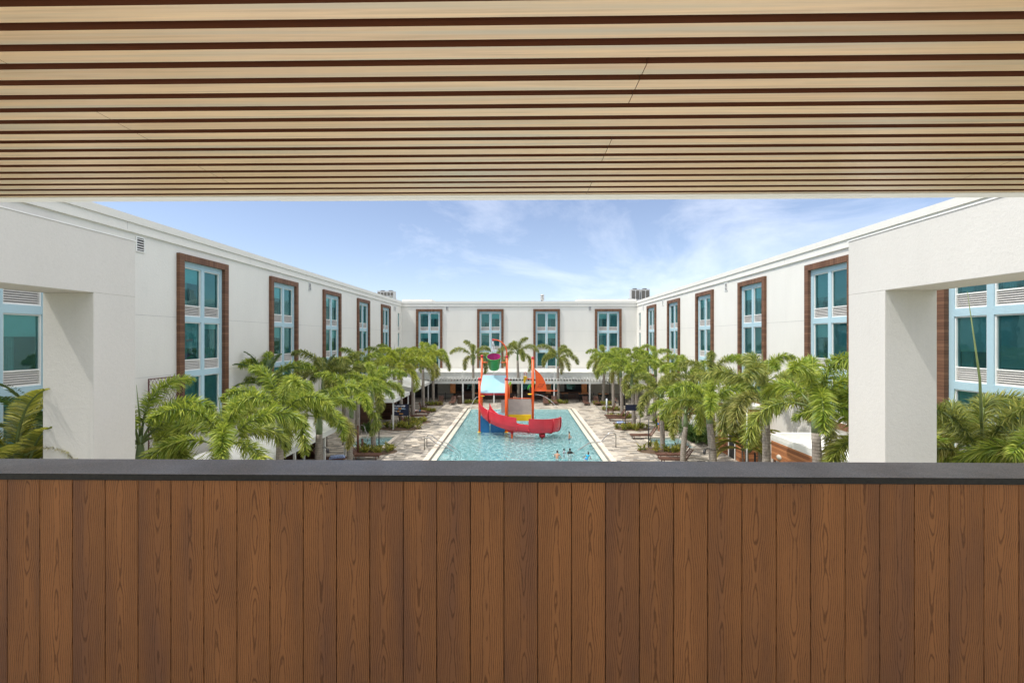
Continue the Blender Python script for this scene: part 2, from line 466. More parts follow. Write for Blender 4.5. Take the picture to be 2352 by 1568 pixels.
def leaf_mat(name, dark, midc, light, transl=0.27):
    t = NT(name)
    a = t.n('ShaderNodeAttribute'); a.attribute_name = 'v'
    big = t.noise(t.obj(), 0.9, 3)
    f = t.math('ADD', t.math('MULTIPLY', a.outputs['Fac'], 0.7), t.math('MULTIPLY', big, 0.4))
    c = t.ramp(f, [(0.15, dark), (0.5, midc), (0.9, light)])
    g_ = t.n('ShaderNodeAttribute'); g_.attribute_name = 'age'
    c = t.mix(t.math('MULTIPLY', g_.outputs['Fac'], 0.8), c, t.ramp(f, [(0.15, (0.07, 0.05, 0.02)), (0.5, (0.22, 0.17, 0.06)), (0.9, (0.45, 0.36, 0.15))]))
    p = t.bsdf(c, 0.42, spec=0.45)
    tl = t.n('ShaderNodeBsdfTranslucent'); t.l(t.mix(0.5, c, tuple(min(1, x * 1.6) for x in light)), tl.inputs['Color'])
    m = t.n('ShaderNodeMixShader'); m.inputs[0].default_value = transl
    t.l(p, m.inputs[1]); t.l(tl.outputs[0], m.inputs[2])
    return t.done(m.outputs[0])
LEAF_A = leaf_mat('palm_leaf_green', (0.022, 0.060, 0.008), (0.15, 0.255, 0.020), (0.48, 0.53, 0.08))
LEAF_B = leaf_mat('palm_leaf_olive', (0.022, 0.050, 0.010), (0.125, 0.19, 0.025), (0.42, 0.42, 0.10))
LEAF_C = leaf_mat('palm_leaf_yellow_green', (0.12, 0.18, 0.015), (0.24, 0.32, 0.022), (0.42, 0.44, 0.05))
LEAF_D = leaf_mat('palm_leaf_dark', (0.025, 0.07, 0.018), (0.06, 0.13, 0.028), (0.15, 0.22, 0.05))
LEAF_E = leaf_mat('areca_leaf', (0.05, 0.09, 0.010), (0.19, 0.24, 0.022), (0.55, 0.52, 0.09))
SHRUB = leaf_mat('shrub_leaf', (0.05, 0.10, 0.02), (0.14, 0.19, 0.03), (0.42, 0.36, 0.06))
STALK = simple('green_stalk', (0.14, 0.19, 0.06), 0.5, var=0.2)
SHAFT = simple('crown_shaft', (0.16, 0.22, 0.10), 0.45, var=0.15, nscale=2)
def trunk_mat():
    t = NT('palm_trunk')
    sp = t.n('ShaderNodeSeparateXYZ'); t.l(t.obj(), sp.inputs[0])
    w_ = t.math('SINE', t.math('MULTIPLY', t.math('ADD', sp.outputs[2], t.math('MULTIPLY', t.noise(t.obj(), 3, 3), 0.05)), 46))
    n = t.noise(t.obj((1, 1, 0.5)), 7, 5, 0.65)
    c = t.ramp(n, [(0.3, (0.20, 0.17, 0.145)), (0.7, (0.40, 0.36, 0.31))])
    ln = t.ramp(w_, [(0.80, 0.0), (0.97, 0.55)])
    c = t.mix(ln, c, (0.12, 0.10, 0.085))
    return t.done(t.bsdf(c, 0.85, t.bump(t.math('ADD', n, w_), 0.4, 0.01), spec=0.2))
TRUNK = trunk_mat()
def stream_mat():
    t = NT('falling_water')
    n = t.noise(t.obj((1, 1, 0.3)), 9, 4)
    tr = t.n('ShaderNodeBsdfTransparent')
    p = t.bsdf((0.85, 0.88, 0.9), 0.1, spec=1.0)
    m = t.n('ShaderNodeMixShader'); t.l(t.ramp(n, [(0.35, 0.15), (0.6, 0.85)]), m.inputs[0]); t.l(tr.outputs[0], m.inputs[1]); t.l(p, m.inputs[2])
    return t.done(m.outputs[0])
STREAM = stream_mat()

# ------------------------------------------------------------------ mesh helpers
class MB:
    def __init__(s):
        s.v = []; s.f = []; s.mi = []; s.sm = []
        s.cur = 0
    def add(s, vs, fs, smooth=False, M=None):
        o = len(s.v)
        if M is not None:
            vs = [M @ Vector(p) for p in vs]
        s.v += [tuple(p) for p in vs]
        for f in fs:
            s.f.append(tuple(i + o for i in f)); s.mi.append(s.cur); s.sm.append(smooth)
        return s
    def box(s, x0, x1, y0, y1, z0, z1, M=None):
        vs = [(x, y, z) for x in (x0, x1) for y in (y0, y1) for z in (z0, z1)]
        return s.add(vs, [(0, 1, 3, 2), (4, 6, 7, 5), (0, 4, 5, 1), (2, 3, 7, 6), (0, 2, 6, 4), (1, 5, 7, 3)], False, M)
    def prism(s, pts, axis, a, b, M=None):
        """pts: 2D outline; extruded along axis from a to b"""
        n = len(pts)
        def p3(p, c):
            return {'x': (c, p[0], p[1]), 'y': (p[0], c, p[1]), 'z': (p[0], p[1], c)}[axis]
        vs = [p3(p, a) for p in pts] + [p3(p, b) for p in pts]
        fs = [tuple(range(n)), tuple(range(2 * n - 1, n - 1, -1))] + [(i, (i + 1) % n, n + (i + 1) % n, n + i) for i in range(n)]
        return s.add(vs, fs, False, M)
    def lathe(s, prof, seg=16, M=None, cap=True, smooth=True):
        vs = []; fs = []
        for r, z in prof:
            for k in range(seg):
                a = 2 * math.pi * k / seg
                vs.append((r * math.cos(a), r * math.sin(a), z))
        for j in range(len(prof) - 1):
            for k in range(seg):
                k2 = (k + 1) % seg
                fs.append((j * seg + k, j * seg + k2, (j + 1) * seg + k2, (j + 1) * seg + k))
        s.add(vs, fs, smooth, M)
        if cap:
            o = len(s.v) - len(vs)
            s.f.append(tuple(o + k for k in range(seg - 1, -1, -1))); s.mi.append(s.cur); s.sm.append(False)
            s.f.append(tuple(o + (len(prof) - 1) * seg + k for k in range(seg))); s.mi.append(s.cur); s.sm.append(False)
        return s
    def cyl(s, p, q, r, r2=None, seg=12, cap=True):
        p, q = Vector(p), Vector(q)
        d = q - p
        M = Matrix.Translation(p) @ d.to_track_quat('Z', 'Y').to_matrix().to_4x4()
        return s.lathe([(r, 0), (r if r2 is None else r2, d.length)], seg, M, cap)
    def tube(s, pts, r, seg=8, cap=True):
        pts = [Vector(p) for p in pts]
        n = len(pts)
        rr = r if isinstance(r, (list, tuple)) else [r] * n
        vs = []; up = Vector((0, 0, 1))
        ref = None
        for i, p in enumerate(pts):
            t = (pts[min(i + 1, n - 1)] - pts[max(i - 1, 0)]).normalized()
            if ref is None:
                ref = t.orthogonal().normalized()
            ref = (ref - t * ref.dot(t))
            ref = ref.normalized() if ref.length > 1e-6 else t.orthogonal().normalized()
            b = t.cross(ref)
            for k in range(seg):
                a = 2 * math.pi * k / seg
                vs.append(p + ref * math.cos(a) * rr[i] + b * math.sin(a) * rr[i])
        fs = []
        for i in range(n - 1):
            for k in range(seg):
                k2 = (k + 1) % seg
                fs.append((i * seg + k, i * seg + k2, (i + 1) * seg + k2, (i + 1) * seg + k))
        if cap:
            fs.append(tuple(range(seg - 1, -1, -1))); fs.append(tuple((n - 1) * seg + k for k in range(seg)))
        return s.add(vs, fs, True)
    def ball(s, c, r, seg=14, sq=(1, 1, 1)):
        prof = [(max(1e-4, math.sin(math.pi * j / 8)), -math.cos(math.pi * j / 8)) for j in range(9)]
        M = Matrix.Translation(Vector(c)) @ Matrix.Diagonal((r * sq[0], r * sq[1], r * sq[2], 1))
        return s.lathe(prof, seg, M, False)
    def mesh(s, name, mats):
        me = bpy.data.meshes.new(name)
        me.from_pydata(s.v, [], s.f)
        if not isinstance(mats, (list, tuple)):
            mats = [mats]
        for m in mats:
            me.materials.append(m)
        me.polygons.foreach_set('material_index', s.mi)
        me.polygons.foreach_set('use_smooth', s.sm)
        me.update()
        b = bmesh.new(); b.from_mesh(me)
        bmesh.ops.recalc_face_normals(b, faces=b.faces[:])
        b.to_mesh(me); b.free()
        return me
    def build(s, name, mats, parent=None, bevel=0.0):
        return link(name, s.mesh(name, mats), parent, bevel)

def link(name, me, parent=None, bevel=0.0):
    o = bpy.data.objects.new(name, me)
    col.objects.link(o)
    if parent is not None:
        o.parent = parent
    if bevel:
        m = o.modifiers.new('Bevel', 'BEVEL'); m.width = bevel; m.segments = 2; m.limit_method = 'ANGLE'
    return o
def tag(o, label=None, cat=None, group=None, kind=None):
    if label: o['label'] = label
    if cat: o['category'] = cat
    if group: o['group'] = group
    if kind: o['kind'] = kind
    return o
def empty(name, loc=(0, 0, 0), rz=0.0, label=None, cat=None, group=None):
    o = bpy.data.objects.new(name, None)
    col.objects.link(o)
    o.location = loc; o.rotation_euler = (0, 0, rz)
    o.empty_display_size = 0.3
    return tag(o, label, cat, group)
def copy_tree(o, parent=None):
    c = o.copy(); col.objects.link(c)
    if parent is not None:
        c.parent = parent
    for ch in list(o.children):
        copy_tree(ch, c)
    return c

# ------------------------------------------------------------------ ground, deck, pool
PW, COP, WAT = 7.2, 6.78, 6.22            # half widths: outer coping, coping/gutter, water
PY1, PY0 = 59.3, 22.0                     # far and near ends of the pool
def sheet_with_holes(x0, x1, y0, y1, holes, z):
    m = MB()
    ys = sorted({y0, y1, *[h[2] for h in holes], *[h[3] for h in holes]})
    for a, b in zip(ys[:-1], ys[1:]):
        xs = [x0]
        for h in sorted(holes):
            if h[2] <= a and h[3] >= b:
                xs += [h[0], h[1]]
        xs.append(x1)
        for i in range(0, len(xs), 2):
            m.add([(xs[i], a, z), (xs[i + 1], a, z), (xs[i + 1], b, z), (xs[i], b, z)], [(0, 1, 2, 3)])
    return m
SPA = [(-15.0, -11.2, 37.6, 42.4), (11.2, 15.0, 37.6, 42.4)]
pool_hole = (-PW, PW, PY0, PY1)
dk = sheet_with_holes(-18.4, 18.2, 2.2, 70.4, [pool_hole] + SPA, 0.0).build('pool_deck', PAVER)
tag(dk, kind='structure')
g = sheet_with_holes(-900, 900, -900, 1400, [(-18.3, 18.1, 3.0, 70.0)], -0.012).build('ground', simple('dry_lawn', (0.09, 0.11, 0.04), 0.95, var=0.3, nscale=0.1))
tag(g, kind='structure')

pool = empty('swimming_pool', (0, 0, 0), 0, 'large rectangular pool of pale aqua water with a stone coping', 'pool')
m = MB()
for s_ in (-1, 1):
    a, b = sorted((s_ * PW, s_ * COP))
    yy = PY0
    while yy < PY1:                       # coping stones with joints
        y2 = min(yy + 1.8, PY1)
        m.box(a, b, yy + 0.006, y2 - 0.006, -0.25, 0.03)
        yy = y2
m.box(-PW, PW, PY0 - 0.4, PY0 - 0.002, -0.25, 0.03)
m.build('coping', CONC, pool)
m = MB()
for s_ in (-1, 1):
    a, b = sorted((s_ * (COP - 0.17), s_ * WAT)); m.box(a, b, PY0, PY1 - 0.002, -0.3, -0.045)
m.box(-WAT - 0.002, WAT + 0.002, PY1 - 0.35, PY1 - 0.004, -0.3, -0.055)
m.build('gutter', GUTTER, pool)
m = MB()
for s_ in (-1, 1):
    a, b = sorted((s_ * (COP - 0.002), s_ * (COP - 0.168))); m.box(a, b, PY0, PY1 - 0.002, -0.3, -0.10)
m.build('drain', GUTD, pool)
m = MB()                                   # basin: beach entry at the far end, deeper towards the viewer
def zf(y):
    return -0.10 - 0.26 * min(1, max(0, (PY1 - 0.35 - y) / 14.0)) - 0.85 * min(1, max(0, (42.5 - y) / 8.0))
ysl = [PY1 - 0.35 - k * 1.4 for k in range(27)]
ysl = [y for y in ysl if y > PY0] + [PY0]
for a, b in zip(ysl[:-1], ysl[1:]):
    m.add([(-WAT, a, zf(a)), (WAT, a, zf(a)), (WAT, b, zf(b)), (-WAT, b, zf(b))], [(0, 1, 2, 3)], True)
    for s_ in (-1, 1):
        m.add([(s_ * WAT, a, zf(a)), (s_ * WAT, b, zf(b)), (s_ * WAT, b, -0.05), (s_ * WAT, a, -0.05)], [(0, 1, 2, 3)])
m.add([(-WAT, PY0, zf(PY0)), (WAT, PY0, zf(PY0)), (WAT, PY0, -0.05), (-WAT, PY0, -0.05)], [(0, 1, 2, 3)])
m.build('basin', PLASTER, pool)
for sx in (-1, 1):                         # corner steps in the water
    m = MB(); m2 = MB()
    cx, cy = sx * WAT, 36.6
    for k in range(5):
        wd = 0.75 + 0.34 * k; dp = 1.5 + 0.4 * k
        z1 = -0.22 - 0.2 * k
        a, b = sorted((cx, cx - sx * wd))
        m.box(a, b, cy - dp, cy + 0.35 * k, -1.4, z1)
        e = cx - sx * wd
        m2.box(min(e, e + sx * 0.06), max(e, e + sx * 0.06), cy - dp, cy + 0.35 * k, z1, z1 + 0.012)
        m2.box(a, b, cy - dp, cy - dp + 0.06, z1, z1 + 0.012)
        m2.box(a, b, cy + 0.35 * k - 0.06, cy + 0.35 * k, z1, z1 + 0.012)
    st = m.build('step', STEPS, pool)
    m2.build('nosing', NOSING, st)
m = MB()
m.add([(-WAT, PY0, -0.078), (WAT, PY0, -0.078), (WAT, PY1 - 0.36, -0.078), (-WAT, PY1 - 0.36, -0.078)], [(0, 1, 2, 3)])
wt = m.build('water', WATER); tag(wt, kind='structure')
m = MB(); ya, yb = PY0 + 0.02, PY1 - 0.6
m.prism([(ya, -0.081)] + [(yb, -0.081)] + [(y_, zf(y_) + 0.012) for y_ in [yb - k * 1.0 for k in range(1, int(yb - ya))]] + [(ya, zf(ya) + 0.012)], 'x', -WAT + 0.01, WAT - 0.01)
tag(m.build('water_body', absorb_mat()), kind='structure')
m = MB()
lab = ['small square spa pool with steps in the shaded left deck', 'small square spa pool with turquoise water in the sunny right deck']
for (x0, x1, y0, y1), lb in zip(SPA, lab):
    s = empty('spa_pool', ((x0 + x1) / 2, (y0 + y1) / 2, 0), 0, lb, 'spa pool', 'spa pools beside the main pool')
    hw, hd = (x1 - x0) / 2, (y1 - y0) / 2
    m = MB()
    c = 0.34
    m.box(-hw, hw, -hd, -hd + c, -0.3, 0.03); m.box(-hw, hw, hd - c, hd, -0.3, 0.03)
    m.box(-hw, -hw + c, -hd + c + 0.004, hd - c - 0.004, -0.3, 0.03); m.box(hw - c, hw, -hd + c + 0.004, hd - c - 0.004, -0.3, 0.03)
    m.build('coping', CONC, s)
    m = MB()
    i, j = hw - c + 0.001, hd - c + 0.001
    m.add([(-i, -j, -1.0), (i, -j, -1.0), (i, j, -1.0), (-i, j, -1.0)], [(0, 1, 2, 3)])
    for p, q in (((-i, -j), (i, -j)), ((i, -j), (i, j)), ((i, j), (-i, j)), ((-i, j), (-i, -j))):
        m.add([(*p, -1.0), (*q, -1.0), (*q, -0.02), (*p, -0.02)], [(0, 1, 2, 3)])
    m.build('basin', SPATILE, s)
    m = MB()
    m.box(-i + 0.01, i - 0.01, j - 0.55, j - 0.01, -0.99, -0.42); m.box(-i + 0.01, -i + 0.5, -j + 0.01, j - 0.56, -0.99, -0.42)
    m.box(-i + 0.51, -i + 0.95, -j + 0.01, j - 0.56, -0.99, -0.68)
    m.build('bench', STEPS, s)
    m = MB(); m.add([(-i + 0.003, -j + 0.003, -0.14), (i - 0.003, -j + 0.003, -0.14), (i - 0.003, j - 0.003, -0.14), (-i + 0.003, j - 0.003, -0.14)], [(0, 1, 2, 3)])
    m.build('spa_water', WATER, s)
m = MB()                                  # dark joint of the channel drains along the deck
for x in (-10.4, 10.35):
    m.box(x - 0.035, x + 0.035, 20, 62.6, -0.02, 0.004)
m.box(-10.3, 10.3, 62.58, 62.63, -0.02, 0.004)
tag(m.build('deck_drain_line', GUTD), kind='structure')
for p in (at(917, 989), at(1306 + 124, 992)):
    t = MB().box(-0.22, 0.22, -0.13, 0.13, 0.0, 0.012).build('drain_cover', BLACK)
    t.location = (p.x, p.y, 0)
    tag(t, 'small black drain cover in the %s deck paving' % ('left shaded' if p.x < 0 else 'right sunny'), 'drain cover', 'deck drain covers')

# ------------------------------------------------------------------ hotel wings
TOP = 14.85
XL, XR, YB = -18.35, 18.15, 70.5
JOINT = simple('joint_grey', (0.45, 0.45, 0.43), 0.9)  # grey of the control joints
ZR = [13.0, 9.98, 6.96]                    # tops of the three rows of window openings
HO, WO = 2.7, 1.34
def wall_with_bays(u0, u1, bays, extra=()):
    m = MB()
    T = 0.32
    us = [u0]
    for c in bays:
        us += [c - 1.69, c + 1.69]
    us.append(u1)
    for i in range(0, len(us), 2):
        a, b = us[i], us[i + 1]
        ex = [e for e in extra if a < e[0] < b]
        if ex:
            e = ex[0]
            m.box(a, e[0] - 0.45, 0, T, 0, TOP); m.box(e[0] + 0.45, b, 0, T, 0, TOP)
            zz = [TOP]
            for z in ZR:
                m.box(e[0] - 0.45, e[0] + 0.45, 0, T, z, zz[-1]); zz.append(z - HO)
            m.box(e[0] - 0.45, e[0] + 0.45, 0, T, 0, zz[-1])
        else:
            m.box(a, b, 0, T, 0, TOP)
    for c in bays:
        m.box(c - 1.69, c + 1.69, 0, T, 13.3, TOP)
        m.box(c - 1.69, c + 1.69, 0, T, 0, 4.3)
    return m
def window_meshes():
    res = []
    for kind in range(4):
        d = {}
        m = MB(); f = 0.055; h = WO / 2
        m.box(-h, -h + f, 0.06, 0.18, -HO, 0); m.box(h - f, h, 0.06, 0.18, -HO, 0)
        m.box(-h + f, h - f, 0.06, 0.18, -f, 0); m.box(-h + f, h - f, 0.06, 0.18, -HO, -HO + f)
        m.box(-h + f, h - f, 0.07, 0.17, -2.14, -2.08)
        d['frame'] = m.mesh('window_frame', TRIM)
        m = MB()
        m.add([(-h + f, 0.13, -2.078), (h - f, 0.13, -2.078), (h - f, 0.13, -f - 0.002), (-h + f, 0.13, -f - 0.002)], [(0, 1, 2, 3)])
        d['pane'] = m.mesh('pane', GLASS)
        m = MB(); m.cur = 0
        z = -2.15
        while z > -HO + f + 0.04:
            m.add([(-h + f, 0.15, z), (h - f, 0.15, z), (h - f, 0.085, z - 0.062), (-h + f, 0.085, z - 0.062),
                   (-h + f, 0.15, z - 0.012), (h - f, 0.15, z - 0.012), (h - f, 0.085, z - 0.074), (-h + f, 0.085, z - 0.074)],
                  [(0, 1, 2, 3), (7, 6, 5, 4), (3, 2, 6, 7), (0, 4, 5, 1)])
            z -= 0.088
        m.cur = 1
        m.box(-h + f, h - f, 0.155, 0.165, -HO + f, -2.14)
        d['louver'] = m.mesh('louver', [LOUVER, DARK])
        m = MB()
        bl = [2.02, 0.85, 0.35, 1.45][kind]
        m.box(-h + f + 0.02, h - f - 0.02, 0.20, 0.21, -bl, -0.03)
        d['blind'] = m.mesh('blind', [BLIND_D, BLIND, BLIND, BLIND_M][kind])
        m = MB()
        if kind != 0:
            n = 22; vs = []; x0 = -h + 0.05; x1 = (h - 0.1) if kind == 2 else -0.1
            for i in range(n + 1):
                x = x0 + (x1 - x0) * i / n
                y = 0.30 + 0.04 * math.sin(i * 1.9)
                vs += [(x, y, -2.1), (x, y, -0.05)]
            m.add(vs, [(2 * i, 2 * i + 2, 2 * i + 3, 2 * i + 1) for i in range(n)], True)
            d['curtain'] = m.mesh('curtain', CURTAIN)
        res.append(d)
    return res
WM = window_meshes()
m = MB()                                   # blue field of one bay: strips round the six openings
for x in (-1.69, -0.13, 1.47):
    m.box(x, x + (0.26 if x == -0.13 else 0.22), 0.012, 0.30, 4.3, 13.3)
for x in (-1.47, 0.13):
    zs = [13.3] + [v for z in ZR for v in (z, z - HO)]
    zs.append(4.3 if zs[-1] > 4.3 else zs[-1] - 0.01)
    for k in range(0, len(zs), 2):
        if zs[k] > zs[k + 1] + 0.005:
            m.box(x, x + WO, 0.014, 0.30, zs[k + 1], zs[k])
BAYBLUE = m.mesh('bay_panel', BLUE)
m = MB()                                   # brown clad surround standing proud of the wall
P_ = 0.19
m.cur = 0
m.box(-2.05, -1.69, -P_, 0.012, 3.95, 13.66); m.box(1.69, 2.05, -P_, 0.012, 3.95, 13.66)
m.cur = 1
m.box(-1.688, 1.688, -P_ + 0.002, 0.010, 13.3, 13.658); m.box(-1.688, 1.688, -P_ + 0.002, 0.010, 3.952, 4.3)
BAYFRAME = m.mesh('bay_surround', [CLAD_H, CLAD_V])
m = MB(); m.cur = 0
hw = 0.26
m.box(-hw, -hw + 0.05, -0.05, 0.0, -0.36, 0.36); m.box(hw - 0.05, hw, -0.05, 0, -0.36, 0.36)
m.box(-hw + 0.05, hw - 0.05, -0.05, 0, 0.31, 0.36); m.box(-hw + 0.05, hw - 0.05, -0.05, 0, -0.36, -0.31)
for k in range(5):
    z = 0.25 - k * 0.12
    m.add([(-hw + 0.05, 0.0, z + 0.04), (hw - 0.05, 0.0, z + 0.04), (hw - 0.05, -0.045, z - 0.02), (-hw + 0.05, -0.045, z - 0.02)], [(0, 1, 2, 3)])
m.cur = 1
m.box(-hw + 0.05, hw - 0.05, -0.012, -0.004, -0.31, 0.31)
VENT = m.mesh('wall_vent', [TRIM, DARK])

def wing(label, loc, rz, u0, u1, bays, vents, extra=(), seed=0):
    rnd = random.Random(seed)
    w_ = empty('hotel_wing', loc, rz, label, 'building', 'wings of the white hotel')
    wall_with_bays(u0, u1, bays, extra).build('wall', WHITE, w_)
    m = MB()
    m.box(u0 - 0.01, u1 + 0.01, -0.06, -0.002, 14.16, 14.52); m.box(u0 - 0.01, u1 + 0.01, -0.13, 0.34, 14.525, TOP + 0.03)
    m.box(u0 - 0.01, u1 + 0.01, -0.10, -0.004, 14.08, 14.158)
    m.build('cornice', TRIM if False else WHITE, w_)
    m = MB(); m.box(u0, u1, 0.34, 14, 13.6, 13.8); m.box(u0, u1, 13.7, 14, 0, TOP)
    m.build('roof', ROOFG, w_)
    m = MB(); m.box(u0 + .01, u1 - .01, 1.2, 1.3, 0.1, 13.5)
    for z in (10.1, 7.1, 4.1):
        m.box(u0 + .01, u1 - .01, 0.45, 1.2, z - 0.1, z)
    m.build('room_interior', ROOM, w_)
    for z in (10.2, 7.15):                 # fine control joints in the stucco
        us = [u0]
        for c in bays: us += [c - 2.06, c + 2.06]
        us.append(u1)
        for i in range(0, len(us), 2):
            if us[i + 1] > us[i]: MB().box(us[i], us[i + 1], -0.004, -0.001, z, z + 0.018).build('joint', JOINT, w_)
    for a, b in zip(bays[:-1], bays[1:]):
        MB().box((a + b) / 2, (a + b) / 2 + 0.015, -0.064, -0.061, 14.17, 14.51).build('joint', JOINT, w_)
    for c in bays:
        o = link('bay_panel', BAYBLUE, w_); o.location = (c, 0, 0)
        o = link('bay_surround', BAYFRAME, w_); o.location = (c, 0, 0)
        for x in (-0.8, 0.8):
            for z in ZR:
                k = WM[rnd.choice([0, 0, 1, 1, 2, 3])]
                wf = link('window', k['frame'], w_); wf.location = (c + x, 0, z)
                link('pane', k['pane'], wf); link('louver', k['louver'], wf); link('blind', k['blind'], wf)
                if 'curtain' in k: link('curtain', k['curtain'], wf)
    for e in extra:
        for z in ZR:
            k = WM[1]
            wf = link('window', k['frame'], w_); wf.location = (e[0], 0, z); wf.scale = (0.67, 1, 1)
            link('pane', k['pane'], wf); link('louver', k['louver'], wf); link('blind', k['blind'], wf)
    for (u, z) in vents:
        o = link('wall_vent', VENT, w_); o.location = (u, -0.002, z)
    return w_
bL = [15.75, 26.1, 35.1, 44.15, 53.1, 62.0]
bR = [17.85, 26.95, 35.75, 44.8, 53.7, 62.6]
# local x runs along +Y for the left wing (rz=90), along -Y for the right one (rz=-90)
wing('long shaded white hotel wing left of the pool', (XL, 0, 0), R(90), 2.5, YB, bL,
     [(21.7, 13.6), (39.5, 13.6), (66.3, 13.5), (66.95, 13.5)], [(68.9,)], 3)
wing('long sunlit white hotel wing right of the pool', (XR, 0, 0), R(-90), -YB, -2.5, [-b for b in bR[::-1]],
     [(-40.2, 13.6), (-57.8, 13.6), (-66.9, 13.6)], [(-68.9,)], 4)
bw = wing('white hotel wing closing the far end of the court', (0, YB, 0), 0, XL + 0.002, XR - 0.002, [-14.0, -4.5, 4.2, 13.7],
     [(-11.2, 13.72), (10.9, 13.72)], (), 5)
m = MB()                                   # raised roof steps at both far corners
m.box(XL, -13.7, 0.36, 12, 13.8, TOP + 0.36); m.box(9.0, XR, 0.36, 12, 13.8, TOP + 0.36)
m.build('raised_parapet', WHITE, bw)
# dining terrace under the far wing
DY = 64.3
m = MB()
m.box(XL + 0.4, XR - 0.4, DY + 2.46, YB - 0.14, 3.75, 3.9)
tr = empty('terrace_roof', (0, 0, 0), 0, 'low white terrace roof and pergola along the far wing', 'pergola')
m.build('roof', ROOFW, tr)
m = MB(); m.box(XL + 0.4, XR - 0.4, DY - 0.08, DY + 0.08, 2.72, 3.12); m.build('beam', POSTW, tr)
m = MB(); m.box(XL + 0.4, XR - 0.4, DY - 0.45, DY - 0.38, 3.42, 3.50)
x = XL + 0.5
while x < XR - 0.5:
    m.box(x, x + 0.08, DY - 0.38, DY + 2.38, 3.125, 3.40); x += 0.42
m.build('rafters', POSTW, tr)
m = MB()
for k in range(5):
    m.prism([(DY + 2.40, 3.16 + k * 0.19), (DY + 2.45, 3.16 + k * 0.19), (DY + 2.45, 3.345 + k * 0.19), (DY + 2.42, 3.345 + k * 0.19)], 'x', XL + 0.4, XR - 0.4)
m.build('siding', POSTW, tr)
MB().box(XL + 0.4, XR - 0.4, DY + 2.32, DY + 2.54, 4.125, 4.19).build('parapet_cap', TRIM, tr)
MB().box(XL + 0.4, XR - 0.4, YB - 0.5, YB - 0.135, 3.91, 4.5).build('wall_kerb', TRIM, tr)
for px in (473, 676, 812, 945, 1205 - 235 + 0, 1462, 1747, 2030):
    pass
for x in (-15.4, -12.2, -8.0, -3.6, 0.35, 4.9, 9.9, 14.6):
    MB().box(x - 0.1, x + 0.1, DY - 0.1, DY + 0.1, 0, 2.72).box(x - 0.07, x + 0.07, DY - 0.5, DY - 0.46, 3.3, 4.45).build('post', POSTW, tr)
back = empty('terrace_bar', (0, 69.6, 0), 0, 'dark open bar front with brick orange piers under the terrace roof', 'bar')
MB().box(XL + 0.5, XR - 0.5, 0.6, 0.7, 0, 3.9).build('dark_back_wall', DARK, back)
PALEP = simple('pale_panel', (0.42, 0.41, 0.37), 0.8)
for a, b in ((-12.6, -10.2), (-3.2, -2.1), (6.2, 6.9), (10.6, 15.4)):
    MB().box(a, b, 0.4, 0.59, 0, 3.6).build('wall_panel', PALEP, back)
for x in (-9.9, -1.5, 4.3, 9.6):
    MB().box(x - 0.38, x + 0.38, -2.2, -1.6, 1.0, 3.7).build('pier', PIERO, back)
for x in (-7.4, -5.8, 1.0, 5.2, 7.9):
    f_ = MB().box(x - 0.7, x + 0.7, 0.52, 0.58, 1.2, 3.3).build('window', BLACK, back)
    MB().box(x - 0.62, x + 0.62, 0.50, 0.515, 1.28, 3.22).build('pane', GLASS, f_)
MB().box(-9.5, 9.5, -1.3, -0.6, 0, 1.1).build('counter', DECKW, back)
tag(sheet_with_holes(XL + 0.4, XR - 0.4, DY + 1.0, YB - 0.1, [], 0.006).build('terrace_floor', simple('terrace_tile', (0.30, 0.27, 0.23), 0.7, var=0.2)), kind='structure')

# black picket fence along the terrace
def fence(x0, y0, x1, y1, label, h=1.3):
    L_ = math.hypot(x1 - x0, y1 - y0)
    f_ = empty('picket_fence', (x0, y0, 0), math.atan2(y1 - y0, x1 - x0), label, 'fence', 'black picket fences')
    m = MB()
    m.box(0, L_, -0.02, 0.02, h - 0.16, h - 0.12); m.box(0, L_, -0.02, 0.02, 0.12, 0.16)
    x = 0.06
    while x < L_:
        m.box(x - 0.011, x + 0.011, -0.011, 0.011, 0.05, h); x += 0.125
    m.build('pickets', BLACK, f_)
    n = max(1, round(L_ / 2.4))
    for k in range(n + 1):
        MB().box(k * L_ / n - 0.035, k * L_ / n + 0.035, -0.035, 0.035, 0, h + 0.12).build('post', BLACK, f_)
fence(-17.6, 64.9, 17.6, 64.9, 'long black picket fence below the white pergola at the far end')
fence(17.9, 31.8, 15.9, 31.0, 'short black picket fence before the teak clad hut on the right', 1.25)

# ------------------------------------------------------------------ rooftop plant
def hvac(label, x, y, z, w_, h_, d_, fans):
    o = empty('rooftop_unit', (x, y, z), 0, label, 'air conditioner', 'machines on the hotel roof')
    m = MB(); m.box(-w_ / 2, w_ / 2, -d_ / 2, d_ / 2, 0.25, h_); 
    for sx in (-1, 1):
        m.box(sx * w_ / 2 - 0.05, sx * w_ / 2 + 0.05, -d_ / 2, d_ / 2, -2.0, 0.25)
    m.build('cabinet', HVAC, o)
    m = MB(); n = max(2, int(w_ / 0.5))
    for k in range(n):
        a = -w_ / 2 + (k + 0.12) * w_ / n; b = -w_ / 2 + (k + 0.88) * w_ / n
        m.box(a, b, -d_ / 2 - 0.015, -d_ / 2 - 0.004, 0.45, h_ - 0.25)
    m.build('coil', simple('coil_grey', (0.13, 0.125, 0.11), 0.7), o)
    for k in range(fans):
        fx = -w_ / 2 + (k + 0.5) * w_ / fans
        M = Matrix.Translation((fx, 0, h_ + 0.002))
        MB().lathe([(0.36, 0), (0.36, 0.16), (0.30, 0.16)], 18, M).build('fan_cowl', BLACK, o)
for nm, px in (('twin rooftop condenser in a frame above the right far corner, left unit', 1456.5), ('twin rooftop condenser in a frame above the right far corner, right unit', 1479)):
    xx = (px - 1193) / F * 76
    hvac(nm, xx, 76, 15.15, 1.4, 2.1, 1.2, 1)
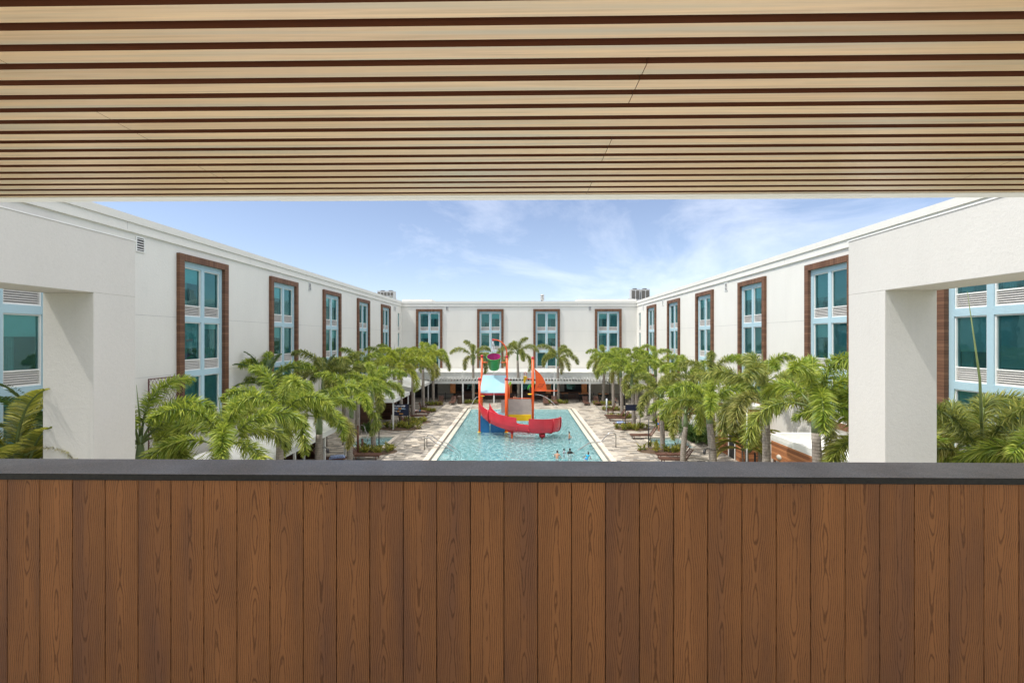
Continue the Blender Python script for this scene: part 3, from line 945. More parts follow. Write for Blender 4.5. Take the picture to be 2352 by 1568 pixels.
hvac('long pitted grey rooftop unit with two black fans above the left corner', (887 - 1193) / F * 76, 76, 15.75, 2.7, 1.25, 1.6, 2)
m = MB()
for k, z in enumerate((0, 0.32, 0.66)):
    m.lathe([(0.28, z), (0.36, z + 0.06), (0.36, z + 0.14), (0.28, z + 0.2)], 16)
m.cyl((0, 0, -1.2), (0, 0, 0.9), 0.18)
o = m.build('vent_stack', HVAC); o.location = ((1245.5 - 1193) / F * 74, 74, 15.35)
tag(o, 'round stacked metal vent alone on the roof of the far wing', 'roof vent')
m = MB()
m.box(-0.45, 0.45, -0.3, 0.3, -1.2, 0.55)
for z in (0.1, 0.3):
    m.box(-0.42, 0.42, -0.33, -0.302, z, z + 0.1)
o = m.build('roof_duct', HVAC); o.location = ((1447 - 1193) / F * 74, 74, 15.0)
tag(o, 'small grey duct box beside the right rooftop condensers', 'duct')

# ------------------------------------------------------------------ near white portals left and right of the balcony
def portal(label, xa, xb, y0, y1, ystart, zt=CZ + 2.98):
    o = empty('white_portal', ((xa + xb) / 2, y0, 0), 0, label, 'portal', 'white stucco portals beside the balcony')
    h = abs(xb - xa) / 2; d = y1 - y0
    zb = CZ + 1.325
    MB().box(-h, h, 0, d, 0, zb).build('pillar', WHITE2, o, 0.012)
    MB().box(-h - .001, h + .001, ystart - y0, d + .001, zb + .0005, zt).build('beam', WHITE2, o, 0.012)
    MB().box(-h - 0.02, h + 0.02, ystart - y0, d + 0.02, zt + .001, zt + 0.035).build('cap_flashing', TRIM, o)
portal('shaded white stucco portal with square pillar on the left', -13.68, -12.2, 12.84, 14.26, 2.6, CZ + 3.09)
portal('sunlit white stucco portal with square pillar on the right', 10.0, 11.40, 12.61, 13.99, 2.6, CZ + 2.94)

# ------------------------------------------------------------------ balcony
FZ = CZ - 1.63
bal = empty('balcony_parapet', (0, 1.87, FZ), 0, 'parapet of upright brown composite boards under a dark granite cap', 'parapet')
m = MB()
k = -52
while k < 52:
    x = PX0 + k * PITCH
    m.box(x + 0.0015, x + PITCH - 0.0015, 0.0, 0.022, -0.05, 1.046)
    k += 1
cl = m.build('board_cladding', BOARDS, bal, 0.0015)
m = MB(); m.box(-7.1, 7.1, 0.024, 0.19, -0.05, 1.045); m.build('core_wall', simple('core_wall_black', (0.02, 0.015, 0.012), 0.9), bal)  # black core seen between the boards
EDGE = simple('shaded_granite_edge', (0.012, 0.013, 0.012), 0.35, var=0.5, nscale=60, spec=0.18)  # same granite, with the shade of the edge faces put into the colour
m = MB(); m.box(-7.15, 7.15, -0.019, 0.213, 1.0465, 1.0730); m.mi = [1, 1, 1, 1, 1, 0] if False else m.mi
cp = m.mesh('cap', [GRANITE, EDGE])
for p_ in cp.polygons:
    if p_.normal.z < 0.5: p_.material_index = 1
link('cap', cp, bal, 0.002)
screws = MB()
for k in (-6, -5, -5, 9):
    for dx in (0.03, 0.10):
        screws.cyl((PX0 + k * PITCH + dx, -0.0015, 1.03), (PX0 + k * PITCH + dx, 0.001, 1.03), 0.0022, seg=8)
screws.build('screw_heads', BLACK, bal)
m = MB(); m.box(-7.2, 7.2, -6.5, 2.06, FZ - 0.3, FZ)
o = m.build('balcony_floor', simple('pale_terrace_tile', (0.84, 0.79, 0.70), 0.7, var=0.05)); tag(o, kind='structure')
m = MB(); m.box(-7.1, 7.1, -6.4, 2.04, 0, FZ - 0.302)
o = m.build('balcony_building', WHITE); tag(o, 'white building block carrying the balcony below the camera', 'building')
m = MB(); m.box(-6.0, 6.0, 2.1, 8.5, 5.2, 5.5); m.box(-6.0, 6.0, 8.5, 8.7, 5.0, 5.8)  # white roof added out of sight to bounce light onto ceiling and portals
o = m.build('bounce_roof', ROOFW); tag(o, 'added unseen flat white roof bouncing light, one floor below the balcony', 'roof')
HC = 1.10
ceil_ = empty('slatted_ceiling', (0, 0, CZ + HC), 0, 'ceiling of long pale oak slats with dark gaps and a white edge trim', 'ceiling')
SP = 0.1155
YC1 = 3.47
m = MB()
Y0S = 0.4 + SP * 0.06
ns = int((YC1 - Y0S) / SP)
sh_ = (YC1 - SP * 0.72 + 0.0585 - Y0S) % SP
for kk in range(ns + 1, -11, -1):
    y = Y0S + sh_ + kk * SP
    if y > YC1 - 0.01:
        continue
    d = min(SP * 0.645, YC1 - y)
    g_ = int((y - 1.79) // (SP * 3))
    # board joints, staggered by panels three slats deep
    xs = [-7.0, -4.6, 0.51, 5.6, 7.0] if g_ % 2 == 0 else [-7.0, -2.05, 3.05, 7.0]
    for a, b in zip(xs[:-1], xs[1:]):
        m.cur = 0
        m.add([(a + .0015, y, 0), (b - .0015, y, 0), (b - .0015, y + d, 0), (a + .0015, y + d, 0)], [(0, 1, 2, 3)])
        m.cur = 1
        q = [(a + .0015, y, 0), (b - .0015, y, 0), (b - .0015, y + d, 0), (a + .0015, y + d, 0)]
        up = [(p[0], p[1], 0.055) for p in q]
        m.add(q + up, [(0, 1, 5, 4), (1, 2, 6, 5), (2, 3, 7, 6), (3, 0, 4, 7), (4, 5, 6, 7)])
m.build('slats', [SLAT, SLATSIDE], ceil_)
MB().box(-7.0, 7.0, -0.75, YC1, 0.056, 0.09).build('backing_board', simple('backing_brown', (0.03, 0.012, 0.007), 0.8), ceil_)
m = MB(); m.box(-7.05, 7.05, YC1 + 0.004, YC1 + 0.05, -0.006, 0.34); m.box(-7.05, -1.9, YC1 + 0.052, YC1 + 0.12, -0.003, 0.33); m.box(-1.895, 2.7, YC1 + 0.054, YC1 + 0.12, -0.007, 0.33); m.box(2.705, 7.05, YC1 + 0.052, YC1 + 0.12, -0.004, 0.33)
m.build('edge_trim', simple('grey_white_trim', (0.72, 0.73, 0.69), 0.5, var=0.03), ceil_)
MB().box(-7.1, 7.1, -0.8, YC1 + 0.14, 0.335, 0.5).build('roof_slab', WHITE, ceil_)
m = MB()
for sx in (-1, 1):
    for yy in (1.9, -0.6):
        m.box(sx * 6.7 - 0.15, sx * 6.7 + 0.15, yy - 0.12, yy + 0.12, -2.72 if yy < 1 else -1.655, -0.001)
m.build('corner_posts', WHITE2, ceil_)

# ------------------------------------------------------------------ left cabanas
def cabana(label, x0, x1, y0, y1, z, rise=0.25, posts=(), inner=True):
    o = empty('cabana', (x0, y0, 0), 0, label, 'cabana', 'white roofed cabanas left of the pool')
    wx, wy = x1 - x0, y1 - y0
    m = MB(); m.prism([(0, z + rise + 0.16), (wx, z + 0.16), (wx, z + 0.13), (0, z + rise + 0.13)], 'y', -0.1, wy + 0.1)
    m.build('roof', ROOFW, o)
    m = MB(); m.box(wx - 0.06, wx, -0.1, wy + 0.1, z - 0.2, z + 0.128)
    m.prism([(0, z - 0.2), (wx - 0.062, z - 0.2), (wx - 0.062, z + 0.128), (0, z + rise + 0.128)], 'y', -0.1, -0.04)
    m.prism([(0, z - 0.2), (wx - 0.062, z - 0.2), (wx - 0.062, z + 0.128), (0, z + rise + 0.128)], 'y', wy + 0.04, wy + 0.1)
    m.build('fascia', POSTW, o)
    for (px, py) in posts:
        MB().box(px - x0 - 0.06, px - x0 + 0.06, py - y0 - 0.06, py - y0 + 0.06, 0, z - 0.2).build('post', POSTW, o)
    m = MB(); m.box(0, 0.06, 0.2, wy - 0.2, 0, z - 0.05)
    for k in range(int(wy / 3.6) + 1):
        m.box(0.062, min(1.9, wx - 0.6), 0.2 + k * (wy - 0.4) / max(1, int(wy / 3.6)), 0.26 + k * (wy - 0.4) / max(1, int(wy / 3.6)), 0, z - 0.05)
    m.build('back_panel', DECKW, o)
    return o
cabana('near long white roofed cabana row beside the lower left palms', -16.9, -13.1, 18.5, 34.3, 2.62, 0.2,
       [(-13.2, 34.2), (-13.2, 30.6), (-13.2, 26.5), (-13.2, 22.5), (-15.2, 34.2), (-14.6, 30.6)])
cabana('middle white roofed cabana behind the left spa pool', -16.3, -12.35, 44.8, 51.0, 2.95, 0.35,
       [(-12.5, 44.9), (-15.9, 44.9), (-14.3, 44.9), (-12.5, 50.9), (-12.5, 48.0)])
cabana('far white roofed cabana row next to the dining terrace', -16.6, -12.35, 53.8, 62.4, 3.0, 0.9,
       [(-12.5, 53.9), (-12.5, 58.2), (-12.5, 62.2), (-15.9, 53.9)])
# furniture in the shade of the cabanas
# ------------------------------------------------------------------ right side huts
def hut(label, x0, x1, y0, y1, z, doors):
    o = empty('teak_hut', (x0, y0, 0), 0, label, 'hut', 'teak clad huts right of the pool')
    wx, wy = x1 - x0, y1 - y0
    MB().box(0, wx, 0, wy, 0, z).build('wall', TEAK, o)
    m = MB(); m.box(-0.1, wx, -0.1, wy + 0.1, z + 0.002, z + 0.22); m.build('roof', ROOFW, o)
    for (a, b) in doors:
        d = MB().box(-0.04, -0.002, a, b, 0.02, 2.3).build('door', BLACK, o)
        m = MB(); m.box(-0.07, -0.042, a - 0.1, a + 0.02, 0, 2.4); m.box(-0.07, -0.042, b - 0.02, b + 0.1, 0, 2.4); m.box(-0.07, -0.042, a + 0.02, b - 0.02, 2.28, 2.4)
        m.build('frame', TRIM, d)
    return o
hut('far teak clad hut with dark doorway behind the right spa palms', 15.4, 18.1, 42.6, 47.2, 3.9, [(0.3, 1.5)])
h2 = hut('teak clad hut with red alarm box beside its dark door', 16.2, 18.1, 33.4, 37.3, 3.95, [(1.0, 1.95)])
MB().box(-0.09, -0.003, 0.45, 0.62, 1.9, 2.15).build('alarm_box', REDP, h2)
MB().box(0.5, 0.7, 0.02, 0.0, 0, 0.1)
bar = empty('pool_bar', (14.7, 18.6, 0), 0, 'flat roofed pool bar with teak fascia and white parapet, lower right', 'bar')
m = MB(); wy = 8.2; wx = 3.4
m.box(0, wx, 0, wy, 3.15, 3.25); m.build('roof', ROOFW, bar)
m = MB(); m.box(-0.02, 0.28, -0.02, wy, 3.255, 3.52); m.box(0.282, wx, wy - 0.3, wy, 3.255, 3.6); m.box(0.282, wx, -0.02, 0.25, 3.255, 3.5)
m.build('roof_parapet', TRIM, bar)
MB().box(0.0, 0.12, 0.0, wy, 2.1, 3.148).build('fascia', TEAK, bar)
MB().box(0.13, wx, wy - 0.14, wy, 0.0, 3.147).build('side_wall', TEAK, bar)
MB().box(wx - 0.2, wx - 0.1, 0.2, wy - 0.2, 0, 3.14).build('dark_back_wall', DARK, bar)
MB().box(0.3, 0.9, 0.3, wy - 0.4, 0, 1.1).build('counter', DECKW, bar)
for yy in (0.3, 4.0, wy - 0.3):
    MB().box(0.14, 0.28, yy - 0.07, yy + 0.07, 0, 3.14).build('post', TRIM, bar)
m = MB(); m.lathe([(0.26, 0), (0.25, 0.05), (0.17, 0.34), (0.13, 0.40), (0.02, 0.42)], 14)
p = at(1931, 1031, 3.25); o = m.build('roof_vent_cap', LAMPG); o.location = (p.x, p.y, 3.262)
tag(o, 'dark bell shaped vent cap on the pool bar roof', 'roof vent')
m = MB(); m.cyl((0, 0, 0), (0, 0, 0.45), 0.08); m.tube([(0, 0, 0.45), (-0.02, 0, 0.6), (-0.15, 0, 0.68), (-0.28, 0, 0.58)], 0.09)
p = at(1900, 1020, 3.25); o = m.build('gooseneck_vent', TRIM); o.location = (p.x, p.y, 3.255)
tag(o, 'white gooseneck vent pipe on the pool bar roof', 'roof vent')
m = MB(); m.cyl((0, 0, 0), (0, 0, 2.2), 0.03); m.lathe([(0.05, 2.2), (0.27, 2.25), (0.30, 2.4), (0.2, 2.5), (0.02, 2.54)], 16)
p = at(1797, 1056, 2.2); o = m.build('round_lamp', simple('opal_lamp', (0.55, 0.52, 0.45), 0.5)); o.location = (p.x, p.y, 0)
tag(o, 'pale round lamp head standing in front of the pool bar', 'lamp')

# ------------------------------------------------------------------ palms
def leaf_object(name, V, Fq, Ft, att, mat, parent, extra=None):
    me = bpy.data.meshes.new(name)
    nv = len(V)
    loops = np.concatenate([Fq.reshape(-1), Ft.reshape(-1)]).astype(np.int32)
    tot = np.concatenate([np.full(len(Fq), 4), np.full(len(Ft), 3)]).astype(np.int32)
    st = np.concatenate([[0], np.cumsum(tot)[:-1]]).astype(np.int32)
    me.vertices.add(nv); me.vertices.foreach_set('co', V.astype(np.float32).reshape(-1))
    me.loops.add(len(loops)); me.loops.foreach_set('vertex_index', loops)
    me.polygons.add(len(tot)); me.polygons.foreach_set('loop_start', st); me.polygons.foreach_set('loop_total', tot)
    a = me.attributes.new('v', 'FLOAT', 'POINT'); a.data.foreach_set('value', att.astype(np.float32))
    if extra is not None:
        b = me.attributes.new('age', 'FLOAT', 'POINT'); b.data.foreach_set('value', extra.astype(np.float32))
    me.materials.append(mat)
    me.update(); me.validate()
    o = link(name, me, parent)
    return o

def blades(P, D, Lh, W, rng, droop=0.35, twist=None):
    """leaflets: base points P, unit directions D, lengths Lh, widths W -> verts, quads, tris, att"""
    n = len(P)
    r = rng.normal(size=(n, 3)) if twist is None else twist
    S = np.cross(D, r); S /= np.linalg.norm(S, axis=1)[:, None] + 1e-9
    Lh = Lh[:, None]; W = W[:, None]
    down = np.array([0, 0, -1.0])
    p1 = P + D * Lh * 0.5 + down * Lh * droop * 0.16
    p2 = P + D * Lh * 0.97 + down * Lh * droop * 0.62
    V = np.concatenate([P - S * W * 0.35, P + S * W * 0.35, p1 - S * W * 0.5, p1 + S * W * 0.5, p2])
    i = np.arange(n)
    q = np.stack([i, i + n, i + 3 * n, i + 2 * n], 1)
    t = np.stack([i + 2 * n, i + 3 * n, i + 4 * n], 1)
    a = rng.random(n)
    att = np.concatenate([a * .85, a * .85, a, a, np.minimum(1, a + .25)])
    return V, q, t, att

def crown(rng, nf, Lf, style, wid=0.04, dens=1.0, spread=1.0):
    Vs, Qs, Ts, As, Gs = [], [], [], [], []; off = 0
    stalks = MB()
    for i in range(nf):
        rank = (i + 0.5) / nf * 1.12
        az = i * 2.39996 + rng.uniform(-.25, .25)
        e0 = R(88 - 56 * rank * spread + rng.uniform(-6, 6))
        dr = R(112 + 36 * rank + rng.uniform(-16, 14)); ex = 1.6 - 0.65 * rank
        if style == 'pinnate':
            dr = R(55 + 45 * rank); ex = 1.4
        n = 46
        L_ = Lf * ((1.08 if style == 'fox' else .95) + 0.22 * rng.random())
        ds = L_ / n
        h = np.array([math.cos(az), math.sin(az), 0.0])
        side = np.array([-math.sin(az), math.cos(az), 0.0])
        p = np.zeros(3) + h * 0.06; pts = [p.copy()]; dirs = []
        sw = rng.uniform(-.35, .35)
        for k in range(n):
            t = k / n
            a = e0 - dr * t ** ex
            d = math.cos(a) * (h + side * sw * t) + np.array([0, 0, math.sin(a)])
            d /= np.linalg.norm(d)
            p = p + d * ds; pts.append(p.copy()); dirs.append(d)
        pts = np.array(pts[:-1]); dirs = np.array(dirs)
        sk = pts[::5]
        stalks.tube([tuple(q) for q in sk], [0.045 * (1 - 0.85 * j / len(sk)) + 0.006 for j in range(len(sk))], 5, False)
        t0 = 0.2
        m_ = int((80 if style == 'fox' else 64) * dens)
        tt = np.linspace(t0, 0.995, m_)
        per = 6 if style == 'fox' else 2
        tt = np.repeat(tt, per) + rng.uniform(-.008, .008, m_ * per)
        idx = np.clip(tt * n, 0, n - 1.001); i0 = idx.astype(int); fr = (idx - i0)[:, None]
        i1 = np.minimum(i0 + 1, n - 1)
        B = pts[i0] * (1 - fr) + pts[i1] * fr
        Dr = dirs[i0]
        U = np.cross(np.cross(Dr, np.array([0, 0, 1.0]) + 1e-4), Dr) * 1.0
        S = np.cross(Dr, np.array([0.001, 0.002, 1.0])); S /= np.linalg.norm(S, axis=1)[:, None]
        U = np.cross(S, Dr)
        if style == 'fox':
            ph = rng.uniform(0, 2 * np.pi, len(tt))
            rad = S * np.cos(ph)[:, None] + U * np.sin(ph)[:, None]
            fwd = rng.uniform(.35, .85, len(tt))[:, None]
            tp = (tt - t0) / (1 - t0)
            ln = 0.60 * np.clip(np.sin(np.pi * np.clip(tp * .86 + .13, 0, 1)) ** 0.55, .35, 1) * rng.uniform(.8, 1.15, len(tt))
            dp = .5
        else:
            sg = np.tile([1.0, -1.0], m_)
            ph = rng.uniform(.25, .6, len(tt))
            rad = S * (np.cos(ph) * sg)[:, None] + U * np.sin(ph)[:, None]
            fwd = rng.uniform(.55, .8, len(tt))[:, None]
            tp = (tt - t0) / (1 - t0)
            ln = 0.62 * np.clip(np.sin(np.pi * np.clip(tp * .85 + .14, 0, 1)) ** 0.6, .25, 1) * rng.uniform(.9, 1.1, len(tt))
            dp = .45
        Dd = rad + Dr * fwd; Dd /= np.linalg.norm(Dd, axis=1)[:, None]
        V, q, t_, a_ = blades(B, Dd, ln * Lf / 3.0, np.full(len(tt), wid), rng, dp, None if style == 'fox' else (Dr + U * 0.0))
        a_ = np.clip(a_ ** 1.5 * 1.0 + rng.uniform(0, .22), 0, 1)
        Vs.append(V); Qs.append(q + off); Ts.append(t_ + off); As.append(a_); off += len(V)
        Gs.append(np.full(len(V), min(1.0, max(0.0, (rank - .62) / .45)) * rng.uniform(0, 1)) + rng.uniform(0, .12))
    return np.concatenate(Vs), np.concatenate(Qs), np.concatenate(Ts), np.concatenate(As), stalks, np.concatenate(Gs)

PALM_N = [0]
def palm(name, label, x, y, zc, mat, nf=9, Lf=3.1, style='fox', r=0.17, wid=0.042, dens=1.0, spear=True, group='palms in rows along the pool', shaft=1.0, stems=1):
    PALM_N[0] += 1
    rng = np.random.default_rng(PALM_N[0] * 13 + 5)
    o = empty(name, (x, y, 0), rng.uniform(0, 6.28), label, 'palm tree', group)
    lean = rng.uniform(-.28, .28, 2)
    for s_ in range(stems):
        ox, oy = (0, 0) if s_ == 0 else (rng.uniform(-.5, .5), rng.uniform(-.5, .5))
        zz = zc if s_ == 0 else zc * rng.uniform(.6, .95)
        prof = []
        n = 14
        zt = zz - shaft
        pts = []; rr = []
        for k in range(n + 1):
            t = k / n
            pts.append((ox + lean[0] * t * t, oy + lean[1] * t * t, -0.05 + zt * t + 0.05))
            rr.append(r * (1.25 - 0.35 * t ** 0.5 + 0.12 * math.sin(t * 3.0) if style == 'fox' else 0.6))
        tk = MB().tube(pts, rr, 14).build('trunk', TRUNK, o)
        top = Vector(pts[-1])
        MB().tube([top + Vector((0, 0, -0.01)), top + Vector((0, 0, shaft * .35)), top + Vector((0, 0, shaft * .8)), top + Vector((0, 0, shaft + .25))], [rr[-1] * 1.0, rr[-1] * 1.08, rr[-1] * .75, rr[-1] * .3], 12).build('crown_shaft', SHAFT, o)
        V, q, t_, a_, st, ag = crown(rng, nf if style != 'fox' else max(7, nf - 1), Lf, style, wid, dens)
        Lk = 1
        off = np.array([top.x, top.y, top.z + shaft * .92])
        c = leaf_object('crown', V + off, q, t_, a_, mat, o, ag)
        st.v = [(p[0] + off[0], p[1] + off[1], p[2] + off[2]) for p in st.v]
        if spear and s_ == 0:
            hgt = rng.uniform(1.6, 2.6)
            a = rng.uniform(0, 6.28)
            if spear > 2: hgt = spear; a = math.pi - o.rotation_euler.z
            st.tube([tuple(off), tuple(off + np.array([.02 * hgt * math.cos(a), .02 * hgt * math.sin(a), hgt * .5])), tuple(off + np.array([.09 * hgt * math.cos(a), .09 * hgt * math.sin(a), hgt]))], [.05, .035, .006], 5)
        st.build('frond_stalks', STALK, o)
    return o

PR = 'foxtail_palm'
# far row in front of the dining terrace
palm(PR, 'foxtail palm in front of the far terrace, leftmost of the free standing four', *at(1087, 924)[:2], 6.3, LEAF_B, 9, 3.2)
palm(PR, 'tall foxtail palm rising behind the orange play tower and bucket', *at(1191, 922)[:2], 6.9, LEAF_B, 10, 3.2)
palm(PR, 'foxtail palm behind the orange sail boom in front of the terrace', *at(1282, 924)[:2], 6.2, LEAF_B, 10, 3.2)
palm(PR, 'foxtail palm at the right end of the terrace row, near a black lamp bracket', *at(1385.5, 927)[:2], 5.9, LEAF_A, 9, 3.1)
# left row along the pool
palm(PR, 'farthest foxtail palm of the left row beside the terrace corner', *at(995, 927)[:2], 6.3, LEAF_A, 9, 3.1)
palm(PR, 'foxtail palm of the left row behind the lounging person', *at(972, 942.5)[:2], 6.2, LEAF_C, 9, 3.1)
palm(PR, 'foxtail palm whose trunk hides the head of the lounging person', *at(948.4, 959.6)[:2], 5.9, LEAF_C, 9, 3.1)
palm(PR, 'bright yellow green foxtail palm right behind the navy notice board', *at(922, 977)[:2], 5.9, LEAF_C, 11, 3.1)
palm(PR, 'foxtail palm in the flower bed at the near edge of the left spa pool', *at(857.6, 1036)[:2], 4.9, LEAF_A, 11, 2.9)
palm(PR, 'foxtail palm between the near cabana corner post and the left spa pool', -12.0, 32.0, 4.5, LEAF_A, 11, 2.9)
palm(PR, 'thick trunked foxtail palm against the near cabana fascia', -12.0, 27.0, 4.4, LEAF_A, 11, 2.9, r=0.2)
palm(PR, 'bushy foxtail palm above the near cabana roof, left of the thick trunked one', -12.0, 22.6, 5.1, LEAF_A, 12, 3.1)
palm(PR, 'near foxtail palm with radiating fronds and bare stalks at the granite cap', -12.05, 17.8, 4.75, LEAF_A, 11, 3.0, wid=0.038, dens=1.2)
palm(PR, 'near foxtail palm half hidden by the left white pillar', -15.3, 18.2, 4.9, LEAF_A, 11, 3.2, wid=0.038, dens=1.2)
# second left row near the shaded wing
for lb, x, y, z in (('foxtail palm against the shaded wing behind the far left cabanas', -15.6, 57.0, 6.3),
                    ('foxtail palm against the shaded wing between the middle and far cabanas', -15.3, 51.9, 6.1),
                    ('foxtail palm in the second left row before the middle cabana', -15.4, 43.0, 6.0),
                    ('grey green foxtail palm in the second left row above the spa pool', -14.9, 38.6, 5.7),
                    ('grey green foxtail palm in the second left row behind the near cabana end', -15.6, 36.0, 6.0),
                    ('dense foxtail palm in the second left row under the second window bay', -17.3, 31.5, 6.0)):
    palm(PR, lb, x, y, z, LEAF_B if 'grey' in lb else LEAF_A, 9, 2.9, group='palms close to the hotel wings')
# right row along the pool
palm(PR, 'farthest foxtail palm of the right row beside the striped post', *at(1409, 941)[:2], 5.7, LEAF_A, 10, 3.1)
palm(PR, 'foxtail palm between the wooden loungers of the right row', *at(1428.6, 958)[:2], 5.6, LEAF_A, 10, 3.1)
palm(PR, 'foxtail palm standing behind the black notice board on the right', *at(1456, 981.5)[:2], 5.2, LEAF_A, 11, 3.0)
palm(PR, 'foxtail palm in the flower bed at the near edge of the right spa pool', *at(1522, 1033)[:2], 4.3, LEAF_B, 11, 2.9)
palm(PR, 'low foxtail palm beside the two nearest loungers on the right', 11.75, 32.9, 3.7, LEAF_A, 10, 2.8)
palm(PR, 'foxtail palm with black lamp bracket on its ringed trunk, right side', 11.75, 27.7, 4.9, LEAF_A, 11, 3.1, r=0.2)
palm(PR, 'foxtail palm with a tall spear before the teak fascia of the pool bar', 11.8, 21.9, 6.0, LEAF_B, 10, 3.2, wid=0.036, dens=1.2)
palm(PR, 'foxtail palm above the white pool bar roof', 12.0, 18.4, 6.3, LEAF_A, 10, 3.1, wid=0.038, dens=1.1)
palm(PR, 'near foxtail palm just left of the right white pillar', 13.9, 17.6, 5.0, LEAF_A, 10, 2.8, wid=0.038, dens=1.1)
for lb, x, y, z in (('foxtail palm close to the sunlit wing near the far right corner', 15.4, 60.0, 6.0),
                    ('foxtail palm close to the sunlit wing under its second farthest bay', 15.2, 54.0, 6.0),
                    ('foxtail palm close to the sunlit wing left of the far teak hut', 14.6, 49.4, 6.0),
                    ('foxtail palm close to the sunlit wing beside the standing man', 14.8, 41.2, 5.6),
                    ('foxtail palm close to the sunlit wing above the near teak hut', 15.2, 36.0, 5.8),
                    ('foxtail palm close to the sunlit wing behind the pool bar', 15.6, 29.6, 6.2)):
    palm(PR, lb, x, y, z, LEAF_A if z != 5.8 else LEAF_B, 9, 2.9, group='palms close to the hotel wings')
# palms seen through the portals
palm(PR, 'near foxtail palm with a tall bare spear seen through the right portal', 14.55, 14.4, 5.2, LEAF_B, 11, 3.1, wid=0.034, dens=1.2, spear=5.4, group='palms seen through the portals')
palm(PR, 'bright foxtail palm at the right picture edge inside the right portal', 15.0, 12.4, 4.9, LEAF_A, 11, 3.1, wid=0.03, dens=1.4, group='palms seen through the portals')
palm(PR, 'foxtail palm directly behind the right white pillar edge', 15.6, 16.9, 5.0, LEAF_B, 10, 3.1, wid=0.03, dens=1.2, group='palms seen through the portals')
palm('areca_palm', 'yellowing areca palm filling the bottom of the left portal', -15.4, 13.2, 5.4, LEAF_E, 12, 2.6, 'pinnate', 0.09, 0.05, 1.2, False, 'palms seen through the portals', 0.5, 2)
palm('areca_palm', 'green areca palm frond cluster beside the left pillar in the portal', -15.9, 14.9, 5.6, LEAF_D, 8, 2.4, 'pinnate', 0.09, 0.05, 1.0, False, 'palms seen through the portals', 0.5, 1)
palm('areca_palm', 'dark feathery palm with upright fronds before the second left window bay', (618 - 1193) / F * 30, 30, 6.0, LEAF_D, 9, 2.5, 'pinnate', 0.09, 0.06, 1.0, False, 'palms close to the hotel wings', 0.5, 1)
palm('areca_palm', 'small dark feathery palm before the third left window bay', (748 - 1193) / F * 38, 38, 6.0, LEAF_D, 8, 2.0, 'pinnate', 0.08, 0.06, 0.9, False, 'palms close to the hotel wings', 0.5, 1)
palm('areca_palm', 'golden areca palm between the pool bar and the near teak hut', 14.6, 29.5, 2.4, LEAF_E, 11, 2.2, 'pinnate', 0.07, 0.06, 1.0, False, 'small palms and shrubs beside the right huts', 0.4, 3)

def shrub(name, label, x, y, rx, ry, h, mat=None, n=420, group='planting beds around the palm feet', base=True, rz=0.0):
    PALM_N[0] += 1
    rng = np.random.default_rng(PALM_N[0] * 7 + 1)
    o = empty(name, (x, y, 0), rz, label, 'plant bed' if base else 'shrub', group)
    if base:
        m = MB(); m.lathe([(1.05, 0.0), (1.0, 0.05), (0.6, 0.09), (0.01, 0.11)], 18, Matrix.Diagonal((rx, ry, 1, 1)), False)
        m.build('mulch', MULCH, o)
    k = max(4, int(n / 22))
    cx = rng.uniform(-1, 1, (k, 2)); cx = cx[np.hypot(cx[:, 0], cx[:, 1]) < 1]
    P = []; D = []
    for c in cx:
        for _ in range(24):
            a = rng.uniform(0, 6.28); e = rng.uniform(.35, 1.45)
            hz = rng.uniform(0, .45) * h
            P.append((c[0] * rx + rng.normal() * .04, c[1] * ry + rng.normal() * .04, .05 + hz))
            D.append((math.cos(a) * math.cos(e), math.sin(a) * math.cos(e), math.sin(e)))
    P = np.array(P); D = np.array(D)
    V, q, t_, a_ = blades(P, D, rng.uniform(.35, .8, len(P)) * h, np.full(len(P), .075), rng, .4)
    leaf_object('foliage', V, q, t_, a_, mat or SHRUB, o)
    return o
beds = [('at the foot of the leftmost palm before the far terrace', at(1087, 926), 1.3, .8, .6),
        ('behind the play tower at the foot of the tall palm', at(1191, 925), 1.2, .7, .55),
        ('at the palm foot behind the sail boom', at(1281, 926), 1.5, .8, .7),
        ('at the last palm of the far terrace row', at(1386, 929), 1.4, .8, .6),
        ('beside the farthest left cabana post', at(996, 930), 1.3, .8, .65),
        ('at the palm foot behind the lounging person', at(979, 945), 1.2, .8, .6),
        ('in front of the two left loungers', at(957, 969), 1.5, .9, .7),
        ('under the navy notice board', at(920, 984), 2.1, 1.0, .95),
        ('at the near edge of the left spa pool', at(860, 1037), 1.75, 1.1, .8),
        ('before the wooden armchair at the far right of the pool', at(1408, 942), 1.3, .8, .6),
        ('between two loungers on the right side', at(1424, 959), 1.45, .8, .6),
        ('under the black notice board on the right', at(1452, 985), 1.75, .9, .75),
        ('at the near edge of the right spa pool', at(1515, 1035), 1.75, 1.1, .75)]
for lb, p, rx, ry, h in beds:
    shrub('planting_bed', 'low yellow green planting bed ' + lb, p.x, p.y, rx, ry, h, n=700)
shrub('leafy_shrub', 'glossy green shrub with broad leaves behind the standing man', *at(1535, 985)[:2], 1.2, 1.0, 1.9, LEAF_A, 900, 'small palms and shrubs beside the right huts', False)
shrub('leafy_shrub', 'dark hedge like shrub beside the white notice board', *at(1595, 1010)[:2], .9, 2.6, 2.1, LEAF_D, 1500, 'small palms and shrubs beside the right huts', False)
shrub('leafy_shrub', 'yellow leaved shrub at the corner of the pool bar', 13.9, 25.6, 1.0, 1.4, 1.8, LEAF_C, 900, 'small palms and shrubs beside the right huts', False)
shrub('leafy_shrub', 'shrub behind the rusty trellis at the foot of the left wing', -17.3, 20.6, .8, 2.2, 4.6, LEAF_B, 1500, 'shrubs behind the left portal', False)
shrub('leafy_shrub', 'dark shrub under the middle cabana side', -14.6, 44.2, .9, .6, 1.2, LEAF_D, 600, 'shrubs behind the left portal', False)

